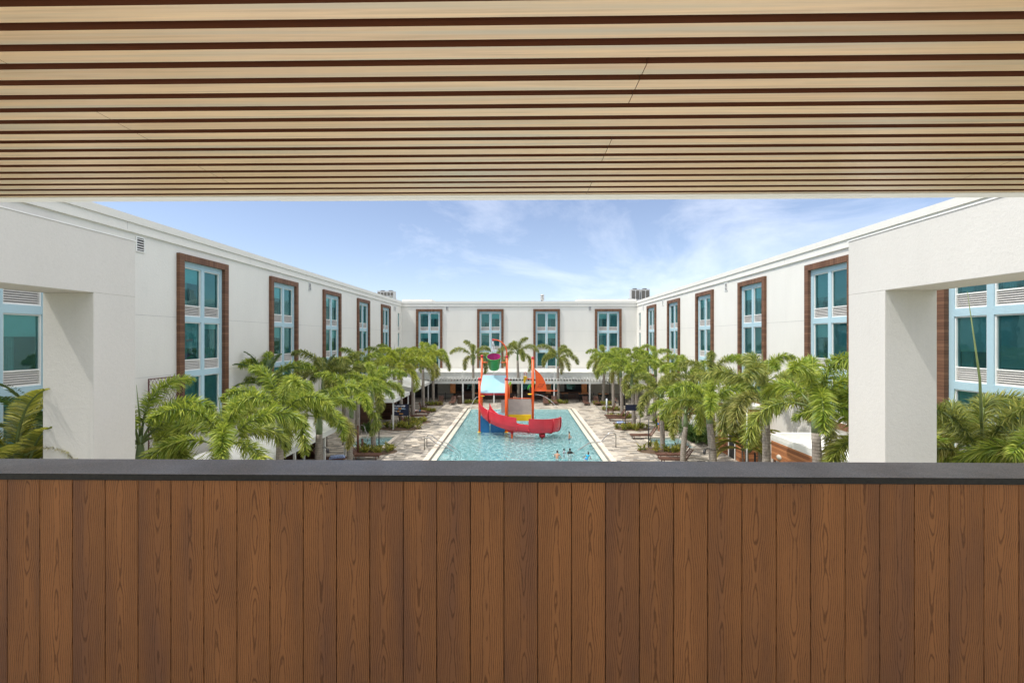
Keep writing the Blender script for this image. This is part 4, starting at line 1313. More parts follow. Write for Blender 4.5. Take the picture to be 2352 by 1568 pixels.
# rusty lattice on the left wing
tl = empty('wall_trellis', (XL + 0.25, 21.9, 0), 0, 'rusty diamond lattice trellis standing before the shaded left wing', 'trellis')
m = MB(); w0, w1, z0, z1 = 0.0, 2.3, 2.6, 7.1
for a, b in ((w0, w0 + 0.05), (w1 - 0.05, w1)):
    m.box(-0.02, 0.02, a, b, 0, z1)
m.box(-0.02, 0.02, w0 + .05, w1 - .05, z1 - 0.05, z1)
m.build('frame', RUST, tl)
m = MB()
W_, H_ = w1 - w0, z1 - z0
for s_ in (-1, 1):
    t = -H_ * 0.6
    while t < W_ + H_ * 0.6:
        pts = []
        # line y = t + s*(z)/1.7
        za, zb_ = z0, z1
        ya, yb = t, t + s_ * H_ / 1.7
        if s_ < 0: ya, yb = t + H_ / 1.7, t
        dy = yb - ya
        lo_, hi_ = 0.0, 1.0
        for bnd, sg in ((0.0, 1), (W_, -1)):
            fa, fb = (ya - bnd) * sg, (yb - bnd) * sg
            if fa < 0 and fb < 0: lo_, hi_ = 1, 0
            elif fa < 0: lo_ = max(lo_, fa / (fa - fb))
            elif fb < 0: hi_ = min(hi_, fa / (fa - fb))
        if hi_ > lo_ + 0.01:
            m.cyl((0.01 * s_, ya + dy * lo_, za + H_ * lo_), (0.01 * s_, ya + dy * hi_, za + H_ * hi_), 0.009, seg=5)
        t += 0.22
m.build('lattice', RUST, tl)

# ------------------------------------------------------------------ loungers, tables, chairs
def make_lounger(name, label, cat, group, high=False):
    o = empty(name, (0, 0, 0), 0, label, cat, group)       # foot end towards +x
    zs = 0.36
    L0, L1 = -0.65, 1.15
    m = MB(); x = L0
    while x < L1 - 0.06:
        m.box(x, x + 0.075, -0.32, 0.32, zs, zs + 0.025); x += 0.09
    m.build('seat', LOUNGE, o)
    m = MB(); m.box(L0 - .05, L1, -0.36, -0.325, zs - 0.07, zs + 0.03); m.box(L0 - .05, L1, 0.325, 0.36, zs - 0.07, zs + 0.03); m.box(L1 + .001, L1 + .04, -.36, .36, zs - .07, zs + .03)
    m.build('frame', LOUNGE, o)
    M = Matrix.Translation((L0 - 0.02, 0, zs + 0.02)) @ Matrix.Rotation(R(118), 4, 'Y').inverted()
    M = Matrix.Translation((L0 - 0.02, 0, zs + 0.02)) @ Matrix.Rotation(R(55), 4, 'Y')
    m = MB(); k = 0
    while k < 8:
        m.box(-0.08 - k * 0.1, -0.01 - k * 0.1, -0.30, 0.30, 0, 0.022, M); k += 1
    m.box(-0.82, 0, -0.34, -0.302, -0.02, 0.03, M); m.box(-0.82, 0, 0.302, 0.34, -0.02, 0.03, M)
    m.build('backrest', LOUNGE, o)
    for x in (-0.55, 0.95):
        for s_ in (-1, 1):
            MB().box(x - 0.03, x + 0.03, s_ * 0.33 - 0.02, s_ * 0.33 + 0.02, 0, zs - 0.071).build('leg', LOUNGE, o)
    return o
lg = 'brown slatted sun loungers around the pool'
lounges = [
    ('brown slatted lounger under the white shirted person in jeans', at(984.5, 953), 0, 1.0),
    ('empty brown lounger in front of the lying person', at(978, 960.5), 0, 1.0),
    ('brown lounger with bright striped towel cut by the granite cap, near left', Vector((-13.9, 33.0, 0)), 0, 0),
    ('brown lounger tipped against the bed at the left spa pool', at(868, 1054), 0, 1.0),
    ('brown lounger facing the pool by the far left palm bed, first from the left', at(1009.5, 929), -90, 0.4),
    ('brown lounger at the far deck just left of the trash bin', at(1039, 928.5), -90, 0.4),
    ('brown lounger at the far deck behind the sail post, left one', at(1254, 929), -90, 0.4),
    ('brown lounger at the far deck behind the sail post, right one', at(1274, 929), -90, 0.4),
    ('brown lounger at the far deck right of the sail boom, left one', at(1347, 930), -90, 0.4),
    ('brown lounger at the far deck right of the sail boom, right one', at(1372, 930), -90, 0.4),
    ('brown lounger beside the far planting bed on the right deck', at(1393, 960.5), 180, 1.0),
    ('brown lounger right behind the palm with its back raised, right deck', at(1400, 966), 180, 1.0),
    ('brown lounger with a folded blue and white towel on the right deck', at(1414, 980), 180, 1.0),
    ('brown lounger at the far edge of the right spa pool', at(1453, 1007), 180, 1.0),
    ('nearest but one brown lounger beside the right spa bed', at(1513, 1053), 180, 1.0),
    ('nearest brown lounger on the right, mostly hidden by the parapet', at(1521, 1063), 180, 1.0),
]
proto = make_lounger('sun_lounger', 'x', 'sun lounger', lg)
LN = []
for i, (lb, p, rz, sh) in enumerate(lounges):
    o = proto if i == 0 else copy_tree(proto)
    o['label'] = lb
    o.rotation_euler.z = R(rz)
    d = Vector((math.cos(R(rz)), math.sin(R(rz)), 0))
    q = Vector((p.x, p.y, 0)) - d * 1.0 * sh
    o.location = (q.x, q.y, 0.0)
    LN.append(o)
def armchair(label, x, y, rz):
    o = empty('wooden_armchair', (x, y, 0), R(rz), label, 'armchair', 'low wooden armchairs on the deck')
    MB().box(-0.3, 0.3, -0.3, 0.3, 0.34, 0.39).build('seat', LOUNGE, o)
    M = Matrix.Translation((-0.3, 0, 0.38)) @ Matrix.Rotation(R(-18), 4, 'Y')
    m = MB()
    for k in range(6):
        m.box(-0.03, 0.0, -0.3 + k * 0.1, -0.22 + k * 0.1, 0, 0.75, M)
    m.build('backrest', LOUNGE, o)
    for s_ in (-1, 1):
        MB().box(-0.35, 0.4, s_ * 0.36 - 0.05, s_ * 0.36 + 0.05, 0.60, 0.63).build('armrest', LOUNGE, o)
        for xx in (-0.28, 0.3):
            MB().box(xx - 0.035, xx + 0.035, s_ * 0.36 - 0.03, s_ * 0.36 + 0.03, 0, 0.598).build('leg', LOUNGE, o)
armchair('brown wooden armchair behind the lying person on the left deck', *at(973, 944)[:2], 0)
armchair('brown wooden armchair at the far right planting bed', *at(1402, 949)[:2], 180)
armchair('brown wooden armchair beside the navy notice board', *at(934, 978)[:2], 0)
armchair('second brown wooden armchair between the notice board and the cabana post', *at(925, 968)[:2], 0)
# high tables with stools on the terrace
def bar_table(label, x, y):
    o = empty('bar_table', (x, y, 0), 0, label, 'table', 'high tables behind the picket fence')
    MB().box(-0.75, 0.75, -0.45, 0.45, 1.02, 1.07).build('tabletop', TABLEW, o)
    for sx in (-1, 1):
        for sy in (-1, 1):
            MB().box(sx * 0.65 - 0.03, sx * 0.65 + 0.03, sy * 0.36 - 0.03, sy * 0.36 + 0.03, 0, 1.019).build('leg', BLACK, o)
def stool(label, x, y, rz):
    o = empty('bar_stool', (x, y, 0), rz, label, 'bar stool', 'black bar stools at the terrace tables')
    MB().box(-0.19, 0.19, -0.19, 0.19, 0.72, 0.77).build('seat', BLACK, o)
    MB().box(-0.19, 0.19, 0.17, 0.2, 0.771, 1.1).build('backrest', BLACK, o)
    for sx in (-1, 1):
        for sy in (-1, 1):
            MB().box(sx * 0.17 - 0.015, sx * 0.17 + 0.015, sy * 0.17 - 0.015, sy * 0.17 + 0.015, 0, 0.719).build('leg', BLACK, o)
for x, y, nm in ((9.4, 66.6, 'near the two right far loungers'), (9.9, 67.9, 'set deepest on the right'), (12.2, 66.4, 'left of the last palm trunk'), (-6.0, 66.8, 'behind the trash bin'), (1.8, 67.0, 'between the play posts'), (6.4, 67.0, 'right of the sail')):
    bar_table('high wooden bar table on the terrace ' + nm, x, y)
    for k, (dx, dy) in enumerate(((-0.45, -0.65), (0.45, -0.65), (-0.45, 0.65), (0.45, 0.65))):
        stool('black stool, %s corner of high table %s' % (['front left', 'front right', 'back left', 'back right'][k], nm), x + dx, y + dy, 0 if dy > 0 else math.pi)
o = MB().lathe([(0.30, 0), (0.33, 0.05), (0.33, 0.95), (0.36, 0.97), (0.36, 1.02), (0.2, 1.12), (0.05, 1.16)], 18).build('trash_bin', TRASH)
p = at(1056, 927); o.location = (p.x, p.y, 0); tag(o, 'round brown trash bin with domed lid on the far deck', 'trash bin')
o = MB().lathe([(0.24, 0), (0.27, 0.04), (0.27, 0.7), (0.29, 0.72), (0.18, 0.82), (0.03, 0.85)], 14).build('trash_bin', BLACK)
p = at(1429, 931); o.location = (p.x, p.y, 0); o.scale = (1.8, 1.3, 1.7); tag(o, 'dark service bin beside the child at the far right fence', 'trash bin')

# towels
def towel(label, p, rz, w_=0.9, d_=0.55, z=0.39):
    m = MB(); n = 8
    rnd = random.Random(int(abs(p.x) * 100))
    for (w2, h0) in ((1, 0), (0.9, 0.05), (0.8, 0.1)):
        m.box(-w_ / 2 * w2, w_ / 2 * w2, -d_ / 2 * w2, d_ / 2 * w2, h0, h0 + 0.045)
    o = m.build('towel', TOWEL, None, 0.015); o.location = (p.x, p.y, z); o.rotation_euler.z = R(rz)
    tag(o, label, 'towel', 'blue striped towels')
towel('blue and white towel folded on a right side lounger', LN[12].location + Vector((-0.5, 0.0, 0)), 8)
towel('blue striped towel heaped on the cut off lounger at the near left', LN[2].location + Vector((0.6, 0, 0)), 20, 1.1, .6)

# ------------------------------------------------------------------ signs, posts, rails, lamps on trunks
def text_mesh(s, size, ext=0.003):
    cu = bpy.data.curves.new('t', 'FONT'); cu.body = s; cu.size = size; cu.extrude = ext; cu.offset = size * 0.02
    cu.align_x = 'LEFT'
    ob = bpy.data.objects.new('t', cu); col.objects.link(ob)
    dg = bpy.context.evaluated_depsgraph_get(); dg.update()
    me = bpy.data.meshes.new_from_object(ob.evaluated_get(dg))
    bpy.data.objects.remove(ob)
    return me
p = at(921.5, 985)                             # notice board on two posts
SG = empty('notice_board', (p.x, p.y, 0), 0, 'navy notice board on two black posts reading lazy river, pickleball, golf', 'sign')
hwid = 0.76
for s_ in (-1, 1):
    MB().box(s_ * hwid - 0.03, s_ * hwid + 0.03, -0.03, 0.03, 0, 2.52).build('post', BLACK, SG)
MB().box(-hwid + 0.031, hwid - 0.031, -0.02, 0.02, 1.36, 2.5).build('panel', NAVY, SG)
lines = [('LAZY RIVER', 2.24, [LETTER]), ('PICKLEBALL', 1.995, [LETTER]), ('GOLF', 1.745, [LETTERO])]
for s, z, mt in lines:
    mk = MB().box(-0.66, -0.60, -0.032, -0.022, z + 0.02, z + 0.15).build('bullet_mark', LETTER, SG)
    xoff = -0.55
    segs = {'LAZY RIVER': [('LAZY RIVER', LETTER)], 'PICKLEBALL': [('PIC', LETTERB), ('KLE', LETTERO), ('BALL', LETTERB)], 'GOLF': [('G', LETTER), ('OL', LETTERO), ('F', LETTER)]}[s]
    for sg, mt in segs:
        me = text_mesh(sg, 0.185)
        me.materials.append(mt)
        xs = [v.co.x for v in me.vertices]
        o = link('lettering', me, SG); o.rotation_euler = (R(90), 0, 0)
        o.location = (xoff, -0.026, z)
        sc_ = 1.16 / 1.35
        xoff += (max(xs) + 0.012)
MB().box(-0.2, 0.2, -0.03, -0.022, 1.52, 1.57).build('small_print_line', LETTERO, SG)
p = at(1453.5, 986)
SR = empty('notice_board', (p.x, p.y, 0), 0, 'black backed notice board on two posts among the right planting', 'sign')
for s_ in (-1, 1):
    MB().box(s_ * 0.72 - 0.03, s_ * 0.72 + 0.03, -0.03, 0.03, 0, 2.5).build('post', BLACK, SR)
MB().box(-0.688, 0.688, -0.02, 0.02, 1.9, 2.48).build('panel', NAVY, SR)
p = at(1588, 1040)
SW = empty('pool_rules_sign', (15.9, 36.2, 0), R(70), 'tall narrow white pool rules board beside the dark shrubs', 'sign')
p = at(1590, 1012); SW.location = (p.x, p.y, 0); SW.rotation_euler.z = R(-62)
MB().box(-0.5, 0.5, -0.02, 0.02, 0.75, 2.35).build('panel', TRIM, SW)
for s_ in (-1, 1):
    MB().box(s_ * 0.53 - 0.025, s_ * 0.53 + 0.025, -0.03, 0.03, 0, 2.4).build('post', BLACK, SW)
m = MB()
for k in range(9):
    m.box(-0.4, 0.3 - 0.05 * (k % 3), -0.024, -0.0205, 2.1 - k * 0.14, 2.13 - k * 0.14)
m.build('print_lines', simple('grey_print', (0.12, 0.12, 0.14), 0.7), SW)
def post(name, label, cat, p, h, r, mat, group=None):
    o = MB().cyl((0, 0, 0), (0, 0, h), r).build(name, mat); o.location = (p.x, p.y, 0)
    m = MB().lathe([(r * 1.5, 0), (r * 1.5, 0.03)], 10).build('base_ring', mat, o)
    m = MB().lathe([(r * 1.15, h), (r * 0.7, h + 0.03)], 10).build('cap', mat, o)
    tag(o, label, cat, group)
post('black_post', 'thin black post right of the palm at the left spa bed', 'post', at(870.5, 1030), 2.2, .045, BLACK, 'thin black posts by the spa pools')
post('black_post', 'thin black post at the left corner of the right spa bed', 'post', at(1490, 1029), 2.35, .045, BLACK, 'thin black posts by the spa pools')
post('brown_post', 'taller brown post left of the left spa bed', 'post', at(822, 1047), 2.35, .085, BROWNPOST, 'brown painted posts by the left spa')
post('brown_post', 'shorter brown post inside the left spa bed', 'post', at(832, 1036), 1.0, .085, BROWNPOST, 'brown painted posts by the left spa')
post('light_pole', 'slender pale pole rising before the teak hut on the right', 'pole', Vector((12.45, 25.1, 0)), 5.2, .04, HVAC)
o = MB().cyl((0, 0, 0), (0, 0, 1.55), 0.1).build('striped_post', simple('blue_white_stripe', (0.55, 0.62, 0.72), .5, var=.5, nscale=9)); p = at(1393.5, 943.5); o.location = (p.x, p.y, 0)
tag(o, 'pale blue striped post beside the far right planting bed', 'post')
post('light_pole', 'black lamp pole at the fence behind the farthest right palm', 'pole', Vector((12.55, 63.6, 0)), 4.6, .05, BLACK)
def rail(name, label, pts, group):
    o = empty(name, (0, 0, 0), 0, label, 'handrail', group)
    for q in pts:
        P = [Vector(a) for a in q]
        # round the corners
        S = [P[0]]
        for i in range(1, len(P) - 1):
            a, b, c = P[i - 1], P[i], P[i + 1]
            r = min(0.28, (a - b).length * .45, (c - b).length * .45)
            pa, pc = b + (a - b).normalized() * r, b + (c - b).normalized() * r
            for k in range(5):
                t = k / 4
                S.append(pa * (1 - t) ** 2 + b * 2 * t * (1 - t) + pc * t * t)
        S.append(P[-1])
        MB().tube(S, 0.042, 8).build('rail', STEEL, o)
    c = sum((Vector(q[0]) for q in pts), Vector()) / len(pts)
    o.location = (c.x, c.y, 0)
    for ch in o.children:
        ch.data.transform(Matrix.Translation((-c.x, -c.y, 0)))
    return o
def prail(s, y, y2):
    return [(s * 7.75, y, 0), (s * 7.75, y, 0.98), (s * 7.35, y, 1.0), (s * 6.7, y, 0.45), (s * 6.15, y - .05, .40), (s * 4.95, y - .15, -0.35), (s * 4.95, y - .15, -0.6)]
rail('pool_handrail', 'double curved steel handrail at the left pool steps', [prail(-1, 37.0, 0), prail(-1, 38.0, 0)], 'steel rails of the pools')
rail('pool_handrail', 'single bent steel handrail at the right pool steps', [[(8.05, 38.1, 0), (8.05, 38.1, 1.18), (7.5, 38.1, 1.22), (6.75, 38.1, .42), (5.85, 38.0, .42), (4.35, 37.3, -.35), (4.3, 37.3, -.7)]], 'steel rails of the pools')
rail('pool_handrail', 'curved steel handrail dipping into the left spa', [[(-15.0, 42.6, 0), (-15.0, 42.6, .95), (-14.5, 42.2, 1.0), (-13.6, 40.6, .2), (-13.6, 40.6, -.5)]], 'steel rails of the pools')
rail('pool_handrail', 'curved steel handrail dipping into the right spa', [[(14.9, 41.2, 0), (14.9, 41.2, .95), (14.6, 40.9, 1.0), (13.7, 39.6, .2), (13.7, 39.6, -.5)]], 'steel rails of the pools')
def trunk_lamp(label, x, y, z, r, s_):
    o = empty('trunk_spotlight', (x, y, z), 0, label, 'spotlight', 'black spotlights strapped to palm trunks')
    pts = [(math.cos(a) * (r + .02), math.sin(a) * (r + .02), 0) for a in [k * math.pi / 8 for k in range(17)]]
    MB().tube(pts, .018, 6).build('strap', BLACK, o)
    MB().tube([(s_ * r, -0.02, 0), (s_ * (r + .2), -.1, .05), (s_ * (r + .38), -.16, -.02)], .02, 6).build('arm', BLACK, o)
    M = Matrix.Translation((s_ * (r + .40), -.17, -.04)) @ Matrix.Rotation(R(150), 4, 'X') @ Matrix.Rotation(R(20 * s_), 4, 'Y')
    MB().lathe([(.05, -.05), (.075, .0), (.085, .22), (.07, .24)], 12, M).build('lamp_head', BLACK, o)
q = at(1191, 922); trunk_lamp('twin armed black spotlight on the tall palm behind the play tower', q.x, q.y, 3.15, .17, -1)
q = at(1385.5, 927); trunk_lamp('black spotlight on the palm at the right end of the terrace', q.x, q.y, 3.1, .17, 1)
q = at(1522, 1033); trunk_lamp('black spotlight strap on the palm at the right spa bed', q.x, q.y, 2.6, .16, -1)
trunk_lamp('black spotlight sticking out left from the ringed trunk on the right', 11.75, 27.7, 2.4, .21, -1)
trunk_lamp('black spotlight on the thick trunk against the near left cabana', -12.0, 27.0, 2.55, .21, 1)
q = at(1634, 1056); o = MB().box(-.25, .25, -.3, .3, 0, .5).build('speaker_box', BLACK, None, .03); o.location = (8.6, 25.5, 0)
bpy.data.objects.remove(o)

# ------------------------------------------------------------------ play structure (one water play tower)
PL = empty('water_play_tower', (0, 44.5, 0), 0, 'orange water play tower with red slide, tipping bucket and sail in the pool', 'play tower')
def part(m, name, mat, bevel=0.0, parent=None):
    m.v = [(x, y - 44.5, z) for x, y, z in m.v] if parent is None else m.v
    return m.build(name, mat, PL if parent is None else parent, bevel)
WZ = -0.09
def pole(x, y, z, r=.11):
    m = MB().cyl((x, y, -1.0), (x, y, z), r, seg=16)
    o = part(m, 'post', PLAST_O)
    b = MB().ball((x, y - 44.5, z + .1), .16); b.build('ball_cap', PLAST_R2, o)
    f = MB().lathe([(.2, 0), (.2, .04)], 14, Matrix.Translation((x, y - 44.5, WZ + .01))); f.build('base_flange', PLAST_Y, o)
XA, XC, XE, YF, YR = -3.90, -1.30, 1.36, 44.5, 47.0
pole(XA, YF, 5.0); pole(XA + .02, YR, 7.15); pole(XC, YR, 7.1, .12); pole(XC + .01, YF, 5.0, .13); pole(XE, YR - .8, 7.0, .13)
# platform and lower walls
part(MB().box(XA + .12, XC - .15, YF + .05, YR - .1, 1.45, 1.55), 'platform', PLAST_LB)
part(MB().box(XA + .1, XA + 1.0, YF - .12, YF - .04, -.9, 1.5).box(XA + 1.05, XC - .13, YF - .04, YF + .02, -.9, 1.1), 'blue_wall', PLAST_B, .03)
part(MB().box(XA + .12, XA + .9, YF + .3, YF + .36, 1.56, 2.05), 'step_panel', PLAST_LB, .04)
part(MB().box(XC + .14, XE + .2, YF + .1, YF + .18, -.9, .22), 'red_skirt', PLAST_R2, .03)
part(MB().box(XC - .5, XC - .14, YF + .6, YF + .66, 1.7, 3.0), 'side_panel', PLAST_T, .05)
part(MB().box(XC + .18, XE - .15, YR - .9, YR - .84, 1.15, 2.95), 'clear_panel', PLAST_T, .04)
part(MB().box(XC + .2, XE - .16, YR - .98, YR - .92, .75, 1.4), 'yellow_panel', PLAST_Y, .05)
part(MB().tube([(XC + .1, YR - .86, 3.02), (XE, YR - .86, 3.02)], .045), 'rail', PLAST_O)
for z in (3.25, 3.75, 5.33):
    part(MB().tube([(XA, YR, z), (XC, YR, z)], .035), 'rail', PLAST_R2)
for z in (2.9, 3.35):
    part(MB().tube([(XA, YF + .1, z), (XA, YR, z)], .03), 'rail', PLAST_R2)
part(MB().tube([(XA, YF, 3.68), (XC, YF, 3.68)], .04), 'rail', PLAST_R2)
part(MB().add([(XA + .0, YF, 3.74), (XC + .02, YF, 3.74), (XC - .08, YR - .08, 5.28), (XA + .12, YR - .08, 5.28),
               (XA + .0, YF, 3.79), (XC + .02, YF, 3.79), (XC - .08, YR - .08, 5.33), (XA + .12, YR - .08, 5.33)],
              [(0, 1, 2, 3), (7, 6, 5, 4), (0, 4, 5, 1), (1, 5, 6, 2), (2, 6, 7, 3), (3, 7, 4, 0)]), 'sun_roof', PLAST_LB)
# tipping bucket
M = Matrix.Translation((-2.58, 46.6 - 44.5, 6.0)) @ Matrix.Rotation(R(27), 4, 'X')
BK = MB().lathe([(.47, 0), (.50, .03), (.72, 1.34), (.76, 1.34), (.76, 1.42), (.72, 1.42)], 26, M, False).build('bucket', PLAST_G, PL)
MB().lathe([(.001, .05), (.455, .052), (.70, 1.40), (.715, 1.419)], 26, M, False).build('bucket_lining', PLAST_M, BK)
MB().lathe([(.001, .0), (.47, .0)], 26, M, False).build('bucket_bottom', PLAST_G, BK)
part(MB().tube([(XA, 46.95, 6.62), (-3.2, 46.75, 6.62)], .05), 'bucket_axle', PLAST_O)
part(MB().tube([(XC, 46.95, 6.62), (-1.95, 46.75, 6.62)], .05), 'bucket_axle', PLAST_O)
# arched filling pipe
pp = [(XC, YR, 7.1), (XC, YR, 7.6)] + [(XC - 1.28 * (1 - math.cos(a)), YR - .1 * (1 - math.cos(a)), 7.6 + 1.35 * math.sin(a)) for a in [k * math.pi / 16 for k in range(1, 9)]] + [(XC - 1.36, YR - .12, 8.95)]
AP = part(MB().tube(pp, .065, 10), 'filling_pipe', PLAST_O)
MB().ball((XC - 1.4, YR - .12 - 44.5, 8.93), .13).build('nozzle', PLAST_R2, AP)
m = MB(); rnd = random.Random(2)
for k in range(5):
    dx = rnd.uniform(-.05, .05); 
    m.tube([(XC - 1.42 + dx * (1 + j * .5) + rnd.uniform(-.02, .02), YR - .14 + rnd.uniform(-.03, .03), 8.85 - j * .19) for j in range(10)], [.03 + .004 * j for j in range(10)], 6)
part(m, 'water_stream', STREAM)
# sail, boom, waves mark
prof = [(0, 0)] + [(1.10 * (1 - (k / 10) ** 1.7), 2.35 * k / 10) for k in range(11)]
sail = [(XE + .2 + a * 1.0, 3.83 + b) for a, b in prof[1:]] + [(XE + .2, 3.83)]
sail = [(XE + .16, 3.83), (XE + 1.42, 3.83), (XE + 1.38, 4.2), (XE + 1.26, 4.65), (XE + 1.08, 5.05), (XE + .82, 5.42), (XE + .50, 5.75), (XE + .10, 6.1), (XE + .24, 5.6), (XE + .28, 5.1), (XE + .28, 4.5), (XE + .22, 4.1)]
SA = part(MB().prism(sail, 'y', YR - .83, YR - .79), 'sail', PLAST_O)
m = MB()
for k in range(3):
    z = 4.12 + k * .15; x0 = XE + .45 + k * .07
    up = [(x0 + .055 * i, z + .045 * math.sin(i * .72) + .022 * i / 4) for i in range(12)]
    pts = [(x, zz + .022) for x, zz in up] + [(x, zz - .022) for x, zz in reversed(up)]
    m.prism(pts, 'y', YR - .836 - 44.5, YR - .831 - 44.5)
m.build('wave_mark', WAVE, SA)
part(MB().tube([(XE, YR - .8, 3.78), (XE + 2.5, YR - .8, 3.79)], .05), 'boom', PLAST_O)
# water cone with hook, small leaves
part(MB().tube([(XE, YR - .8, 4.98), (XE - .75, YR - .8, 5.02)], .04), 'cone_arm', PLAST_O)
part(MB().tube([(XE - .62, YR - .8, 5.0), (XE - .62, YR - .8, 5.55), (XE - .68, YR - .8, 5.66), (XE - .76, YR - .8, 5.68), (XE - .84, YR - .8, 5.64), (XE - .86, YR - .8, 5.5), (XE - .86, YR - .8, 5.3)], .02, 6), 'hook_pipe', PLAST_R2)
M = Matrix.Translation((XE - .88, YR - .8 - 44.5, 4.5))
MB().lathe([(.03, 0), (.10, .2), (.21, .75), (.24, .76)], 14, M @ Matrix.Rotation(R(10), 4, 'Y')).build('tipping_cone', PLAST_Y, PL)
for (x, z, mt) in ((XC + .28, 4.3, PLAST_L), (XE - .35, 4.05, PLAST_G), (XE + .05, 4.3, PLAST_L)):
    M = Matrix.Translation((x, YR + .4 - 44.5, z)) @ Matrix.Rotation(R(25), 4, 'Y')
    MB().ball((0, 0, 0), 1, 10, (.13, .04, .32)).mesh
    b = MB(); b.ball((0, 0, 0), 1, 10, (.13, .04, .34)); b.v = [tuple(M @ Vector(q)) for q in b.v]; b.build('leaf_squirter', mt, PL)
part(MB().tube([(XC + .1, YR + .3, 1), (XC + .22, YR + .35, 3.2), (XC + .2, YR + .4, 4.3)], .08), 'squirter_stem', PLAST_O)
part(MB().tube([(XE - .25, YR + .3, 1), (XE - .2, YR + .35, 3.2), (XE - .3, YR + .4, 4.0)], .05), 'squirter_stem', BLACK)
for x, y in ((XA + .28, YF + .1), (XE - .3, YR - .9)):
    part(MB().ball((x, y, 3.45), 1, 12, (.24, .16, .06)), 'spray_disc', PLAST_Y)
def jet(x0, y0, z0, x1, z1, hgt):
    pts = []
    for k in range(13):
        t = k / 12
        pts.append((x0 + (x1 - x0) * t, y0, z0 + (z1 - z0) * t + hgt * 4 * t * (1 - t)))
    part(MB().tube(pts, [.014 + .012 * k / 12 for k in range(13)], 5), 'water_jet', STREAM)
jet(XA - .1, YF, 3.4, XA - 1.0, 2.0, .35)
jet(XE + .15, YR - .8, 3.4, XE + 2.4, 2.2, .35)
# slide: U shaped trough swept along a bent path
path = [(-3.45, 44.6, 1.80), (-3.15, 43.8, 1.45), (-2.6, 43.1, 1.12), (-1.9, 42.5, .86), (-1.1, 42.05, .68), (-.45, 41.85, .58), (0.0, 41.78, .53), (.5, 41.75, .48), (1.0, 41.75, .43), (1.55, 41.8, .39), (2.2, 42.0, .35), (2.8, 42.4, .32), (3.2, 42.9, .30), (3.4, 43.5, .28)]
def smooth_path(P, n=56):
    P = [Vector(p) for p in P]; res = []
    for j in range(n + 1):
        u = j / n * (len(P) - 1); i = min(int(u), len(P) - 2); t = u - i
        p0 = P[max(i - 1, 0)]; p1 = P[i]; p2 = P[i + 1]; p3 = P[min(i + 2, len(P) - 1)]
        res.append(0.5 * ((2 * p1) + (p2 - p0) * t + (2 * p0 - 5 * p1 + 4 * p2 - p3) * t * t + (3 * p1 - p0 - 3 * p2 + p3) * t ** 3))
    return res
SPth = smooth_path(path)
def trough(i0, i1, nh, fh, name, mat, lip=True):
    """nh / fh: heights of near wall and far wall"""
    m = MB(); rows = []
    for j in range(i0, i1 + 1):
        p = SPth[j]; t = (SPth[min(j + 1, len(SPth) - 1)] - SPth[max(j - 1, 0)]); t.z = 0; t.normalize()
        s_ = Vector((t.y, -t.x, 0))         # towards the viewer for a path running +x
        f = j / (len(SPth) - 1)
        na = nh(f) if callable(nh) else nh
        fa = fh(f) if callable(fh) else fh
        prof = [(.56, na), (.56, na * .62 + .04), (.53, na * .35 + .03), (.42, .12), (.22, .02), (0, 0), (-.22, .02), (-.42, .12), (-.53, .35 * fa + .03), (-.56, fa * .62), (-.56, fa)]
        inner = [(a * .91, b + (.0 if k in (0, 10) else .05)) for k, (a, b) in enumerate(prof)][::-1]
        rows.append([p + s_ * a + Vector((0, 0, b)) for a, b in prof + inner])
    n = len(rows[0]); vs = [v for r_ in rows for v in r_]
    fs = [(j * n + k, j * n + (k + 1) % n, (j + 1) * n + (k + 1) % n, (j + 1) * n + k) for j in range(len(rows) - 1) for k in range(n)]
    fs += [tuple(range(n)), tuple((len(rows) - 1) * n + k for k in range(n - 1, -1, -1))]
    m.add(vs, fs, False)
    o = part(m, name, mat)
    return o
S1 = trough(0, 24, lambda f: 1.15 + .2 * min(1, f / .3), lambda f: .9 - .9 * max(0, f - .15), 'slide_section', PLAST_R)
S2 = trough(24, 33, .72, .62, 'slide_section', PLAST_R)
S3 = trough(33, 56, 1.38, lambda f: .62, 'slide_section', PLAST_R)
def ribs(js, h):
    for j in js:
        p = SPth[j]; t = SPth[j + 1] - SPth[j - 1]; t.z = 0; t.normalize(); s_ = Vector((t.y, -t.x, 0))
        pts = [p + s_ * a + Vector((0, 0, b)) for a, b in [(.60, h), (.60, h * .6), (.57, h * .33), (.45, .10), (.22, -.02), (-.2, -.03), (-.46, .09), (-.58, .5)]]
        part(MB().tube(pts, .05, 6), 'slide_rib', PLAST_R2)
ribs((9,), 1.25); ribs((24,), .4); ribs((33,), .4); ribs((47,), 1.33); ribs((55,), 1.33)
for x, y, z in ((-.68, 41.9, .6), (2.1, 42.0, .34)):
    part(MB().cyl((x, y, -1.0), (x, y, z - .02), .09, seg=12), 'slide_support', PLAST_O)
    part(MB().lathe([(.26, z - .34), (.30, z - .05)], 14, Matrix.Translation((x, y, 0))) if x > 0 else MB().lathe([(.12, z - .3), (.14, z - .05)], 14, Matrix.Translation((x, y, 0))), 'support_collar', PLAST_R2)

